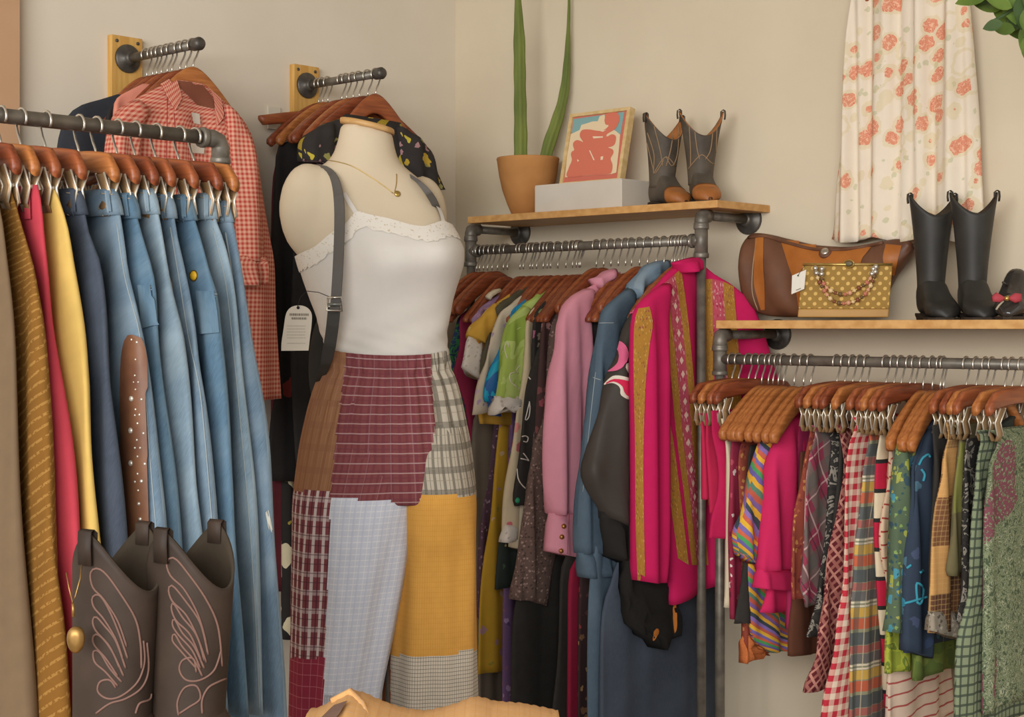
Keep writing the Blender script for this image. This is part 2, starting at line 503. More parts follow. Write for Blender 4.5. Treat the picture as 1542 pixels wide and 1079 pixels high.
def hanger(kind, fr, label, group=None, wood_m=None, yaw=0.):
    M = Matrix.Translation(fr.O) @ (Matrix.Rotation(yaw, 3, 'Z') @ fr.R).to_4x4()
    wm = wood_m or HWOOD
    key = (kind, wm.name)
    name = 'clothes_hanger' if kind in ('shoulder', 'wide', 'carrying', 'broad', 'steep', 'flat', 'narrow') else 'clip_hanger'
    if key not in PROTO:
        if kind == 'shoulder': o = make_shoulder(name, M, wm)
        elif kind == 'carrying': o = make_shoulder(name, M, wm, .174, -.084, .132, .0, .66, 1.08)
        elif kind == 'wide': o = make_shoulder(name, M, wm, .16, -.058, .142, .0, 1.2, 1.3)
        elif kind == 'steep': o = make_shoulder(name, M, wm, .19, -.06, .155, .01, .95, 1.15)
        elif kind == 'narrow': o = make_shoulder(name, M, wm, .1, -.07, .09, .0, .66, 1.1)
        elif kind == 'flat': o = make_shoulder(name, M, wm, .225, -.085, .035, .0, .8, 1.2)
        elif kind == 'broad': o = make_shoulder(name, M, wm, .212, -.06, .13, .02, .95, 1.25)
        elif kind == 'clip_small': o = make_clip_hanger(name, M, wm)
        else: o = make_clip_hanger(name, M, wm, .175, .135)
        PROTO[key] = o; MATS[o.name] = M
        return tag(o, label, 'hanger', group)
    return copy_thing(PROTO[key], name, M, label, 'hanger', group)
# ------------------------------------------------------------------ pipe fittings
def flange(parent, c, ax, r=.045, name='flange', inv=None):
    MB().lathe([(r, 0), (r, .006), (r*.93, .009), (r*.5, .011), (r*.45, .022), (r*.4, .026)], c, ax, 24).build(name, IRON_DK, parent)
def collar(mb, p, ax, r, l):
    mb.lathe([(r*.96, -l/2), (r, -l/2+.003), (r, l/2-.003), (r*.96, l/2)], p, ax, 16)
# ------------------------------------------------------------------ the room
PLASTER = objsolid('cream_plaster', 'e2d8c7', 'ddd2c0', .95, .1, 0, 2.5)
PLASTER_R = objsolid('warm_plaster', 'd6c9b1', 'd0c2aa', .95, .1, 0, 2.5)
TRIMM = objsolid('tan_trim_paint', 'c7a180', 'bd9674', .9, .1, 0, 3.)
FLOORM = wood('worn_floor_boards', '7a6048', '644c34', 0, .5, 3.)
CEILM = objsolid('white_ceiling_paint', 'd8d2c4', 'd2ccbd', .95, .1, 0, 2.)
mb = MB(); mb.box(CORNER-V*2.4-U*.06+UP*1.55, (4.92, .12, 3.1), V, U, UP); structure('wall_left', mb, PLASTER, smooth=False)
mb = MB(); mb.box(CORNER+U*2.4+V*.06+UP*1.55, (4.8, .12, 3.1), U, V, UP); structure('wall_right', mb, PLASTER_R, smooth=False)
mb = MB(); mb.box(CORNER-V*2.34+U*2.34+UP*-.05, (4.68, 4.68, .1), U, V, UP); structure('floor', mb, FLOORM, smooth=False)
mb = MB(); mb.box(CORNER-V*2.34+U*2.34+UP*3.15, (4.68, 4.68, .1), U, V, UP); structure('ceiling', mb, CEILM, smooth=False)
q = onpl(18, 90, CORNER, U); tt = (CORNER-q).dot(V)
mb = MB(); mb.box(wl(tt+.3, .02, 1.55), (.6, .04, 3.1), V, U, UP); structure('trim_1', mb, TRIMM, smooth=False)
mb = MB(); mb.box(wl(1.3, .008, .05), (2.6, .016, .1), V, U, UP); structure('baseboard_left', mb, CEILM, smooth=False)
mb = MB(); mb.box(wr(2.2, .008, .05), (4.4, .016, .1), U, V, UP); structure('baseboard_right', mb, CEILM, smooth=False)
# small white socket on wall_left
so = wl(0); q = onpl(411, 178, CORNER, U)
t = thing('wall_socket', 'small white round-holed electric socket low behind the hangers on the cream wall', 'socket', q)
MB().box(q+U*.004, (.05, .008, .07), V, U, UP).build('plate', solid('socket_white', 'ded6c4', .5), t, smooth=False, bevel=.002)
MB().lathe([(.013, 0), (.013, .003), (.009, .004)], q+U*.008, U, 20).build('outlet_hole', solid('socket_grey', 'b9b2a3', .5), t)
# ------------------------------------------------------------------ two pipe rails sticking out of wall_left
BARS = []
for P, e, lab in ((PL1, (292, 73), 'iron pipe rail with wooden back plate carrying the red gingham shirt'), (PL2, (566, 119), 'iron pipe rail with wooden back plate carrying the black floral dress')):
    b = onpl(*e, P, V); L = (b-P).dot(U)
    z = P.z
    t = thing('wall_rail', lab, 'clothes rail', P, ROTW(U))
    mb = MB(); mb.box(P+U*.011-UP*.045, (.1, .022, .215), V, U, UP); mb.build('mounting_plate', OAK_Y, t, smooth=False, bevel=.0015)
    for sx in (-1, 1):
        for sz in (.047, -.135):
            MB().lathe([(.005, 0), (.005, .002), (.003, .003)], P+U*.022+V*.034*sx+UP*sz, U, 10).build('screw', IRON_DK, t)
    flange(t, P+U*.022, U, .04)
    MB().tube([P+U*.03, P+U*L], .0125, 16).build('pipe', IRON, t)
    MB().lathe([(.0125, 0), (.017, .003), (.018, .03), (.014, .037), (.006, .04)], P+U*(L-.004), U, 16).build('end_cap', IRON_DK, t)
    BARS.append((P, L))
def bar_fr(k, px): q = onpl(px, 100, BARS[k][0], V); q.z = BARS[k][0].z; return Fr(q, -V, 1)
# ------------------------------------------------------------------ upper shelf rack on wall_right
WM = onpl(1160, 308, CORNER, V); D1 = .262
s_r = (WM-CORNER).dot(U); Z1 = 1.846
s_l = (onpl(704, 330, CORNER-V*D1, V)-CORNER).dot(U)
TH = .021
t = thing('shelf_rack', 'tall iron pipe rack with oak shelf holding the potted cactus', 'clothes rack', wr(s_r, D1))
RACK1 = t
mb = MB(); mb.box(wr((s_l+s_r)/2, D1/2+.001, Z1-TH/2), (s_r-s_l, D1-.002, TH), U, V, UP); mb.build('shelf_board', OAK, t, smooth=False, bevel=.0015, inv=Matrix.Translation(-wr(s_r, D1)))
RAILR = .0134; ZR1 = 1.738
def s_at(px, off): return (onpl(px, 400, CORNER-V*off, V)-CORNER).dot(U)
OFF1 = D1-.025
sp = [s_at(709, OFF1), s_at(1056, OFF1)]
for i, s in enumerate(sp):
    zt = Z1-TH-.02
    post = MB(); post.tube([wr(s, OFF1, 0), wr(s, OFF1, zt)], RAILR, 16); post.build('post', IRON, t)
    f = MB(); f.tube([wr(s, OFF1, zt-.032), wr(s, OFF1, zt-.01), wr(s, OFF1-.004, zt), wr(s, OFF1-.012, zt+.003), wr(s, OFF1-.035, zt+.003)], .0195, 14)
    collar(f, wr(s, OFF1, zt-.03), UP, .022, .012); f.build('elbow_fitting', IRON, t)
    f = MB(); f.tube([wr(s, OFF1, ZR1-.045), wr(s, OFF1, ZR1+.045)], .0185, 14)
    for dz in (-.042, .042): collar(f, wr(s, OFF1, ZR1+dz), UP, .0215, .014)
    dd = .03 if i == 0 else -.03
    f.tube([wr(s, OFF1, ZR1), wr(s+dd, OFF1, ZR1)], .0175, 14); collar(f, wr(s+dd, OFF1, ZR1), U, .0205, .012)
    f.build('tee_fitting', IRON, t)
    MB().tube([wr(s, OFF1-.03, zt+.003), wr(s, .02, zt+.003)], RAILR*.95, 14).build('bracket_arm', IRON, t)
    flange(t, wr(s, 0.001, zt+.003), -V, .044)
    flange(t, wr(s, OFF1, .0), UP, .045, 'foot_flange')
MB().tube([wr(sp[0], OFF1, ZR1), wr(sp[1], OFF1, ZR1)], RAILR, 16).build('hanging_rail', IRON, t)
def mid_fr(px, yaw=0): return Fr(wr(s_at(px, OFF1), OFF1, ZR1), -V, 1, yaw)
# ------------------------------------------------------------------ lower shelf rack on wall_right
D2 = .311; Z2 = 1.514
W2 = onpl(1183, 503, CORNER, V)
s2l = (onpl(1078, 487, CORNER-V*D2, V)-CORNER).dot(U); s2r = s2l+1.15; OFF2 = D2-.022; ZR2 = 1.4085
t = thing('shelf_rack', 'low iron pipe rack with oak shelf holding the brown leather bag', 'clothes rack', wr(s2l, D2))
mb = MB(); mb.box(wr((s2l+s2r)/2, D2/2+.001, Z2-.011), (s2r-s2l, D2-.002, .022), U, V, UP); mb.build('shelf_board', OAK, t, smooth=False, bevel=.0015)
sa_, sb_ = s_at(1084, OFF2), s2r-.03
for i, s in enumerate((sa_, sb_)):
    zt = Z2-.022-.02
    MB().tube([wr(s, OFF2, 0), wr(s, OFF2, zt)], RAILR, 16).build('post', IRON, t)
    f = MB(); f.tube([wr(s, OFF2, zt-.04), wr(s, OFF2, zt-.01), wr(s, OFF2-.004, zt), wr(s, OFF2-.012, zt+.003), wr(s, OFF2-.035, zt+.003)], .0195, 14)
    collar(f, wr(s, OFF2, zt-.035), UP, .022, .012); f.build('elbow_fitting', IRON, t)
    f = MB(); f.tube([wr(s, OFF2, ZR2-.04), wr(s, OFF2, ZR2+.035)], .0185, 14)
    for dz in (-.038, .033): collar(f, wr(s, OFF2, ZR2+dz), UP, .0215, .012)
    f.build('tee_fitting', IRON, t)
    MB().tube([wr(s, OFF2-.03, zt+.003), wr(s, .02, zt+.003)], RAILR*.95, 14).build('bracket_arm', IRON, t)
    flange(t, wr(s, 0.001, zt+.003), -V, .044)
    flange(t, wr(s, OFF2, .0), UP, .045, 'foot_flange')
MB().tube([wr(sa_, OFF2, ZR2), wr(sb_, OFF2, ZR2)], RAILR, 16).build('hanging_rail', IRON, t)
def right_fr(px, yaw=0): return Fr(wr(s_at(px, OFF2), OFF2, ZR2), -V, 1, yaw)
# ------------------------------------------------------------------ free-standing rack near the viewer
LR0 = at(150, 190, 2.79); ZL = LR0.z
e = onpl(332, 208, LR0, U); e.z = ZL
b = e-V*1.05
t = thing('garment_rack', 'free-standing iron pipe rack crowded with denim skirts and trousers', 'clothes rack', (e.x, e.y, 0))
MB().tube([b, e-V*.03], RAILR, 16).build('hanging_rail', IRON, t)
for p, sg in ((e, 1), (b, -1)):
    f = MB(); f.tube([p-V*.045*sg, p-V*.018*sg, p-V*.006*sg-UP*.004, p-UP*.016, p-UP*.045], .0175, 14); collar(f, p-V*.042*sg, V, .02, .012); collar(f, p-UP*.042, UP, .02, .012)
    f.build('elbow_fitting', IRON, t)
    MB().tube([p-UP*.04, Vector((p.x, p.y, .03))], RAILR, 16).build('post', IRON, t)
    f = MB(); g = Vector((p.x, p.y, .03)); f.tube([g-U*.26, g+U*.26], RAILR, 14)
    f.build('foot_bar', IRON, t)
    for sg2 in (-1, 1): MB().lathe([(.018, 0), (.02, .004), (.02, .028), (.016, .032)], g+U*.26*sg2-UP*.03, UP, 14).build('rubber_foot', solid('black_rubber', '2a2927', .8), t)
def left_fr(px, yaw=0): q = onpl(px, 190, LR0, U); q.z = ZL; return Fr(q, U, -1, yaw)
# ------------------------------------------------------------------ trousers and skirts on the free-standing rack
CORD = (lambda: (lambda k: k.done(k.mix((k.noise(170., 1).gt(.45))*((k.uv()[1]*.9+k.uv()[0]*-.6)/.022).fract().band(.5, .26)*.6, '7b5526', 'a67e44'), .16, 14., (k.uv()[0]/.006).sin(), .3, .001))(K('mustard_corduroy', .95, .1)))()
D_MID = denim('faded_denim', '65798a', '8d9dA8'.lower()); D_LT = denim('light_denim', '788c9a', '9cabb4')
D_BLU = denim('blue_denim', '556f83', '768c9a'); D_NAVY = denim('navy_denim', '444b57', '4f5763'); D_DK = denim('dark_denim', '495866', '5b6c7a')
WSTI = solid('rust_stitching', 'a89a84', .9, .05); STITCH = solid('tan_stitching', '9aa3a5', .9, .05); LEATH = objsolid('brown_belt_leather', '7a5137', '694330', .5, .4, 0, 20.)
ALUM = objsolid('bright_stud', 'e6ddcf', 'c9bfb0', .25, .7, .5, 30.)
left_items = [
 # clip px, name, label, category, profile, material
 (-16, 'wool_trousers', 'taupe brown trousers at the outer end of the free-standing rack', 'trousers', '-8,288 2,330 8,400 14,480 20,600 26,760 34,920 43,1079 50,1190', solid('taupe_wool', '705c46', .95, .12)),
 (18, 'corduroy_trousers', 'mustard gold corduroy trousers with slanting wale marks', 'trousers', '14,282 22,304 38,368 53,422 64,487 71,589 78,690 84,790 98,925 105,1079 110,1190', CORD),
 (50, 'red_trousers', 'bright red cotton trousers between mustard and yellow ones', 'trousers', '56,278 62,310 67,362 75,427 88,537 98,633 107,722 116,820 124,940 130,1079', solid('red_cotton', 'b8404c', .95, .1)),
 (80, 'yellow_trousers', 'pale yellow cotton trousers beside the navy pair', 'trousers', '82,284 90,305 101,344 108,398 123,540 130,589 142,737 150,840 160,960 168,1079', solid('yellow_cotton', 'cdac60', .95, .1)),
 (117, 'navy_trousers', 'dark navy denim trousers beside the yellow pair', 'trousers', '118,283 124,305 133,353 148,398 162,516 178,648 192,850 202,1079', D_NAVY),
 (167, 'denim_skirt', 'faded denim skirt carrying a brown studded leather strip', 'skirt', '170,284 177,305 187,359 196,422 219,516 234,707 243,800 254,960 262,1079', D_MID),
 (193, 'denim_skirt', 'mid blue denim skirt with small hip pocket next to studded one', 'skirt', '196,290 204,310 208,333 216,362 231,427 237,516 252,678 262,800 274,960 282,1079', D_BLU),
 (225, 'denim_skirt', 'pale worn denim skirt with double waistband stitching', 'skirt', '227,283 234,302 243,347 252,398 267,487 273,540 290,707 300,800 314,960 322,1079', D_LT),
 (252, 'denim_trousers', 'washed blue jeans with frayed metal zip seam', 'jeans', '254,289 260,310 264,345 274,400 287,487 308,589 322,737 330,830 340,960 346,1079', D_MID),
 (283, 'denim_skirt', 'blue denim skirt wearing a round yellow pin', 'skirt', '284,292 290,322 297,347 311,398 328,442 335,516 353,707 358,800 366,940 372,1079', D_BLU),
 (318, 'denim_skirt', 'pale denim skirt with long buttoned seam second from rack end', 'skirt', '318,290 328,344 336,364 349,440 360,540 373,678 384,800 392,940 398,1079', D_LT),
 (341, 'denim_skirt', 'flared faded blue denim skirt at the elbow end of the rack', 'skirt', '341,302 352,345 368,442 380,540 397,678 408,796 414,878 421,1000 424,1079 430,1180', D_MID),
]
LG = {}
for n, (cp, nm, lab, cat, prof, mat) in enumerate(left_items):
    fr = left_fr(cp-48)
    P = [tuple(map(float, q.split(','))) for q in prof.split()]
    P = [(fr.O, p)[1] for p in P]
    far_c = 0.
    w0 = fr.loc(*P[0])[0]
    r, o = garment(nm, lab, cat, fr, P, mat, th=.013 if n < 11 else .018, fold=.006, fk=34., rows=34, flare=1.9, c=w0-.105)
    GOT[lab] = (r, o, fr); LG[n] = (r, o, fr)
    hanger('clip_small', fr, 'wooden clip hanger gripping the '+' '.join(lab.split(' with')[0].split(' carrying')[0].split(' wearing')[0].split()[:10]), None, (HWOOD, HWOOD_D, HWOOD_L)[n % 3 if n % 4 else 0], yaw=random.uniform(-.05, .05))
# waistbands, seams and other small pieces
for n in (4, 5, 6, 7, 8, 9, 10, 11):
    r, o, fr = LG[n]; s = Surf(o)
    P = [tuple(map(float, q.split(','))) for q in left_items[n][4].split()]
    # waistband: a second cloth layer around the top, and the seam lines that run down the near edge
    yb = P[0][1]+(48 if n != 11 else 42)
    lo = [p for p in resample(P, 80) if p[1] <= yb]
    A = [fr.loc(p[0]+1.2, p[1], 0) for p in (lo[0], lo[len(lo)//2], lo[-1])]
    c = fr.loc(*P[0])[0]-.105
    B = [(2*c-x-.002, z) for x, z in A]
    lens('waistband', fr, A, B, left_items[n][5], r, th=.0165, fold=.0, rows=5, flare=1.1, topw=.95, hem=0)
    wb = [c_ for c_ in r.children if c_.name.startswith('waistband')][0]; sw = Surf(wb); xe = lo[-1][0]
    strokes('waist_stitching', sw, [[(xe-26, yb-8), (xe-14, yb-5), (xe-2, yb-2)]], .001, WSTI, r, 5)
    strokes('waist_stitching', sw, [[(lo[0][0]-18, lo[0][1]+7), (lo[0][0], lo[0][1]+9)]], .001, WSTI, r, 5)
    decal('belt_loop', sw, [(lo[0][0]-10, lo[0][1]+4), (xe-16, yb-2)], [(lo[0][0]-4, lo[0][1]+4), (xe-10, yb)], left_items[n][5], r, 8, 2, .004)
    edge = [p for p in resample(P, 60) if p[1] > yb]
    if n in (5, 8, 10): strokes('seam_stitching', s, [[(p[0]-7, p[1]) for p in edge[::6]]], .001, STITCH, r, 5)
r, o, fr = LG[5]; s = Surf(o)
strip = decal('studded_leather_strip', Surf(*[LG[k][1] for k in (5,)]), [(198, 505), (193, 512), (187, 540), (186, 650), (187, 790), (187, 860)], [(204, 504), (212, 512), (219, 540), (221, 620), (228, 790), (231, 860)], LEATH, r, 40, 8, .008)
if strip:
    strip['label'] = 'brown leather strip with bright studs'
    ss = Surf(strip)
    k = 0
    for px, py, rr in ((198, 511, 2), (206, 515, 2.2), (204, 541, 1.6), (203, 565, 1.8), (201, 575, 1.5), (208, 575, 1.5), (204, 586, 1.6), (198, 600, 4.6), (213, 601, 2.4), (204, 616, 1.8), (203, 625, 1.8), (210, 624, 1.8), (207, 637, 2), (197, 648, 5), (216, 652, 2.2), (206, 662, 2), (203, 674, 2), (211, 674, 2), (207, 687, 2), (197, 697, 4.8), (218, 698, 2.4), (207, 713, 2), (203, 725, 2), (213, 724, 3), (208, 738, 1.8), (209, 758, 3), (211, 781, 3)):
        h = ss.hit(px, py)
        if not h: continue
        q = rr/F*h[0].y
        MB().lathe([(q, 0), (q*.9, q*.35), (q*.5, q*.6), (.0002, q*.7)], h[0], h[1], 10).build('stud', ALUM, strip)
r, o, fr = LG[9]; s = Surf(o)
h = s.hit(292, 415)
if h:
    pin = MB().lathe([(.0085, 0), (.0088, .002), (.006, .0042), (.0005, .005)], h[0], h[1], 18).build('round_pin', solid('pin_yellow', 'dfae2c', .4), r)
    pin['label'] = 'round yellow pin badge'
    a = h[1].orthogonal().normalized(); b = h[1].cross(a)
    MB().lathe([(.0105, -.001), (.0105, .0015), (.008, .002)], h[0], h[1], 18).build('pin_rim', solid('pin_rim_dark', '57451f', .5), pin)
for n, pk in ((6, [(209, 429), (228, 429)]), (9, [(297, 437), (327, 440)]), (10, [(355, 418), (363, 420)])):
    r, o, fr = LG[n]; s = Surf(o)
    (x0, y0), (x1, y1) = pk
    decal('hip_pocket', s, [(x0, y0), (x0+3, y0+30), (x0+6, y0+66)], [(x1, y1), (x1+5, y1+32), (x1+8, y1+60)], left_items[n][5], r, 12, 5, .005)
    strokes('pocket_stitching', s, [[(x0, y0+3), (x1, y1+3)], [(x0, y0+7), (x1+1, y1+7)]], .0014, STITCH, r)
r, o, fr = LG[8]; s = Surf(o)
strokes('zip', s, [[(258, 420), (263, 470), (268, 520)]], .003, objsolid('zip_metal', '8d8a84', '6b6964', .4, .5, .6), r)
r, o, fr = LG[2]; s = Surf(o)
decal('belt_loop', s, [(39, 270), (41, 330)], [(48, 270), (50, 330)], left_items[2][5], r, 8, 2, .005)
r, o, fr = LG[11]; s = Surf(o)
strokes('front_seam', s, [[(340, 350), (352, 430), (362, 540), (374, 690), (383, 820), (390, 1000)]], .0018, STITCH, r)
# frayed patch at the skirt's edge
fs = []
for i in range(9): fs.append([(403+random.uniform(-3, 3), 768+i*1.5), (405+random.uniform(0, 5), 780+random.uniform(0, 22))])
strokes('frayed_thread', s, fs, .0009, solid('fray_white', 'c9c6bb'), r, 4)
# ------------------------------------------------------------------ clothes on the two wall rails
GRED = gingham('red_gingham_fine', 'd9a48c', 'b4483c', .0125)
BLK = solid('black_cloth', '2f2d2c', .95, .2)
CHAR = solid('charcoal_cloth', '3a3735', .95, .2)
def fl_black(nm, layers, base='302d2c'): return floral(nm, base, layers, .15)
bar1 = [(221, None), (230, None), (236, ('navy_jacket', 'dark navy jacket hanging behind the red gingham shirt', 'jacket', '176,142 150,150 118,160 98,180 90,205 87,240 90,330 96,450 100,560', solid('dark_navy', '34373d', .95, .2))),
        (243, None), (252, ('plum_blouse', 'black blouse hidden close behind the red gingham shirt', 'blouse', '205,140 180,150 164,165 158,190 160,260 165,400', BLK)),
        (259, ('salmon_blouse', 'salmon pink blouse peeking out under the gingham shirt shoulder', 'blouse', '215,126 195,136 178,146 170,160 168,220 172,400', solid('salmon_pink', 'd58a76'))), (271, None), (280, None)]
for i, (px, g) in enumerate(bar1):
    fr = bar_fr(0, px); yaw = random.uniform(-.06, .06) + (.12 if i < 3 else 0)
    hanger('steep', fr, ('wooden hanger carrying the '+g[1].split(' hanging')[0].split(' peeking')[0].split(' hidden')[0]) if g else 'empty wooden hanger behind the shirt on the gingham shirt rail', None if g else 'empty hangers on the gingham shirt rail', (HWOOD, HWOOD_D)[i % 2], yaw)
    if g: garment(g[0], g[1], g[2], fr, [tuple(map(float, q.split(','))) for q in g[3].split()], g[4], th=.016)
fr = bar_fr(0, 291)
hanger('wide', fr, 'wooden hanger at the rail tip carrying the red gingham shirt', None, HWOOD_L)
P = [(264, 121), (240, 130), (205, 148), (180, 165), (170, 182), (166, 215), (164, 300), (162, 420), (160, 620)]
Q = [(306, 128), (325, 143), (352, 168), (368, 190), (382, 225), (396, 300), (408, 370), (412, 400), (414, 480), (420, 601)]
SH, so = garment('gingham_shirt', 'red and white gingham shirt with rolled sleeves on wall rail', 'shirt', fr, P, GRED, far=Q, th=.035, fold=.007, fk=26., rows=40, N=64, topw=.5)
sv = sleeve('sleeve', fr, [(338, 158), (342, 200), (348, 280), (352, 340), (354, 395)], [(357, 176), (374, 215), (386, 290), (391, 340), (393, 392)], GRED, SH, .036, .03)
sleeve('rolled_cuff', fr, [(350, 385), (351, 408), (354, 432)], [(397, 385), (396, 402), (390, 424)], GRED, SH, .04, .042, fold=.006, fk=90., rows=10, sq=.9)
sleeve('sleeve', fr, [(205, 150), (180, 168), (166, 200), (158, 300), (156, 420)], [(222, 170), (210, 200), (204, 260), (204, 320), (204, 420)], GRED, SH, .036, .03)
s = Surf(so)
# open neck showing the inside of the back and the hanger, front placket, collar, tags
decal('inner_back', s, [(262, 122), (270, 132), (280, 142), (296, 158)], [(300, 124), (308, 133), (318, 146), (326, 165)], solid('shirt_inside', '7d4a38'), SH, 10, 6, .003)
col = decal('collar', s, [(240, 126), (250, 150), (262, 168)], [(263, 116), (268, 136), (271, 150)], GRED, SH, 10, 6, .009)
decal('collar', s, [(309, 131), (318, 146), (322, 170)], [(329, 150), (334, 175), (326, 190)], GRED, SH, 10, 6, .009)
strokes('placket_stitching', s, [[(252, 135), (251, 230), (250, 420)], [(262, 170), (266, 260), (262, 420)]], .0012, solid('placket_red', '9a4438'), SH)
for i, (px, py) in enumerate(((258, 200), (257, 260), (256, 330))):
    h = s.hit(px, py)
    if h: MB().lathe([(.005, 0), (.005, .002), (.003, .003)], h[0], h[1], 12).build('button', ALUM, SH)
tg = decal('neck_label', s, [(283, 170), (286, 186)], [(296, 172), (297, 188)], solid('label_white', 'd9d0c4'), SH, 4, 3, .011)
tg = decal('price_tag', s, [(281, 206), (280, 230)], [(303, 209), (302, 232)], solid('tag_white', 'ddd5c8'), SH, 5, 4, .013)
tg['label'] = 'white paper price tag'
# second rail
FLY = floral('black_yellow_floral', '34302e', [(17., .34, ['b89a3c', 'c9b25a', '8a6a6a', 'a58c30', 'b9a83e'], .5), (38., .3, ['8f8a42', '8f8a52', 'a07a7c', 'b5a24a'], .6)], .15)
FLR = floral('black_red_floral', '302d2c', [(13., .33, ['8a3a34', 'b9a08c', 'c7b5a0', '7d3d3a'], .72)], .15)
DAISY = floral('black_daisy_print', '302d2c', [(11., .44, ['d9cfae', 'd6cba6'], .25), (11., .1, ['b0a04a'], .25)], .1)
MAR = solid('maroon_cloth', '6b3038', .95, .15)
bar2 = [(480, ('maroon_dress', 'long plain maroon dress half hidden beside the mannequin trousers', 'dress', '425,232 412,260 409,360 409,520 406,700 404,800 405,890', MAR, dict(c=-.02))),
        (486, ('daisy_dress', 'black dress with large cream daisies at its hem', 'dress', '440,240 428,300 424,420 424,560 424,700 424,850 425,964', DAISY, dict(c=-.02))),
        (494, ('black_dress', 'long black dress with small red flowers behind the mannequin', 'dress', '455,205 432,213 418,222 415,260 413,330 411,400 415,520 418,580 410,640 406,690 407,726', FLR, dict(c=-.01))),
        (515, None), (522, None), (532, ('black_slip_dress', 'plain black slip dress under the yellow floral one', 'dress', '478,205 462,222 450,270 444,350 440,450 440,560 446,700', BLK, {})),
        (541, None), (554, None)]
for i, (px, g) in enumerate(bar2):
    fr = bar_fr(1, px); yaw = random.uniform(-.08, .08)
    hanger('flat' if i == 0 else 'broad', fr, ('wooden hanger carrying the '+g[1].split(' at its')[0].split(' half')[0].split(' behind')[0].split(' under')[0]) if g else 'empty wooden hanger behind the dress on the black floral dress rail', None if g else 'empty hangers on the floral dress rail', (HWOOD, HWOOD_D, HWOOD_L)[i % 3], yaw)
    if g: garment(g[0], g[1], g[2], fr, [tuple(map(float, q.split(','))) for q in g[3].split()], g[4], th=.016, rows=34, **g[5])
fr = bar_fr(1, 566)
hanger('wide', fr, 'wooden hanger at the rail tip carrying the black and yellow floral dress', None, HWOOD)
P = [(520, 172), (512, 180), (498, 192), (484, 212), (478, 250), (482, 330), (490, 420), (494, 520), (480, 760)]
Q = [(604, 186), (612, 200), (622, 222), (632, 250), (634, 290), (630, 360), (626, 430), (626, 520), (640, 760)]
DR, so = garment('floral_dress', 'black dress with yellow flowers and cap sleeves behind mannequin shoulders', 'dress', fr, P, FLY, far=Q, th=.03, rows=36, N=56)
sleeve('cap_sleeve', fr, [(514, 178), (488, 187), (466, 200), (456, 216), (456, 240)], [(520, 186), (514, 205), (508, 225), (500, 240), (492, 250)], FLY, DR, .02, .026)
sleeve('cap_sleeve', fr, [(598, 190), (602, 215), (606, 245), (622, 270), (640, 290)], [(611, 197), (632, 211), (647, 232), (657, 262), (663, 288)], FLY, DR, .02, .026)
# ------------------------------------------------------------------ clothes on the tall shelf rack
def pts(s): return [tuple(map(float, q.split(','))) for q in s.split()]
PINKC = solid('rose_pink_cloth', 'd690a0', .9, .07); MAG = solid('magenta_cloth', 'c01d58', .9, .08); MAG_D = solid('deep_magenta', 'a81f4e', .9, .1)
LIL = floral('lilac_print', '9a7a9c', [(60., .32, ['c3a5b8', '6f5482', 'b98fa5'])]); 
YEL = floral('yellow_tie_print', 'cfa042', [(14., .3, ['dcc27a', 'b98a3a', 'd9b458', 'c9983c'])], .15)
OLV = floral('olive_flower_print', '55503f', [(20., .25, ['b9a33f', 'c3b468', '8a8143'], .5)])
CRM = floral('cream_lilac_print', 'cdbfa8', [(40., .28, ['b79cb8', 'c4aec0', 'a58cb0'], .3)]); CREAM = solid('cream_knit', 'cfc1a6')
LPR = floral('pale_purple_dots', 'a98fb2', [(55., .3, ['d3bfd0', '7f6796', 'c5a6c2'])])
TURQ = scroll('turquoise_satin', ['2a7fb0', '1f9cc0', '2a62a0', '38a8c8'], 10., 2., .4); TURQ.node_tree.nodes['Principled BSDF'].inputs['Roughness'].default_value = .35
LIME = scroll('lime_print', ['a3b95a', 'b4c872', '93ad4c', 'bccb84'], 7., 1.5, .6); LACE = floral('white_lace', 'd8cfc4', [(70., .28, ['b9ae9f', 'c4baac'])])
CFL = floral('cream_floral', 'cbb99a', [(22., .3, ['c56a72', 'd98a82', '8d9a5c', 'c9a04a'], .45)])
BFL = floral('black_bright_floral', '35312f', [(16., .35, ['c88f35', 'b0607a', '7f8a5a', '9c4a58'], .5), (34., .3, ['a58a8a', '8a7a6a', 'a0607a'], .6)])
RFL = floral('dark_red_floral', '4a3634', [(34., .36, ['8f4a54', '7a4a4a', 'a57a78', '59403a'], .2)])
BMF = floral('brown_mini_floral', '6b5750', [(110., .34, ['a58a80', '8d7068', '4d3f3b'])])
YFL = floral('mustard_floral', 'c49a32', [(26., .3, ['c9aa8a', 'b58d8f', '9a8f45'], .4)])
SPK = floral('plum_speckle', '5d4552', [(90., .32, ['8c6a80', '7a4a60', 'a58a98'])])
GREY = solid('grey_wool', '74695c'); BLKD = solid('washed_black', '34312e', .95, .25); PUR = floral('purple_print', '74587f', [(40., .3, ['a58ab0', '8f5f7a', '5a4470'])])
DKG = floral('dark_green_floral', '333a36', [(26., .28, ['b59a3a', 'c0a870', '4a5a4a'], .55)])
GOLD = floral('gold_brocade', 'a3742f', [(95., .34, ['b98a48', '8a4a38', '986836', 'c09a5a', '7f6a3a'])]); PBR = floral('rose_brocade', 'b04a5a', [(70., .36, ['c88a92', '9a3048', 'd0a09a', 'b5606a'])])
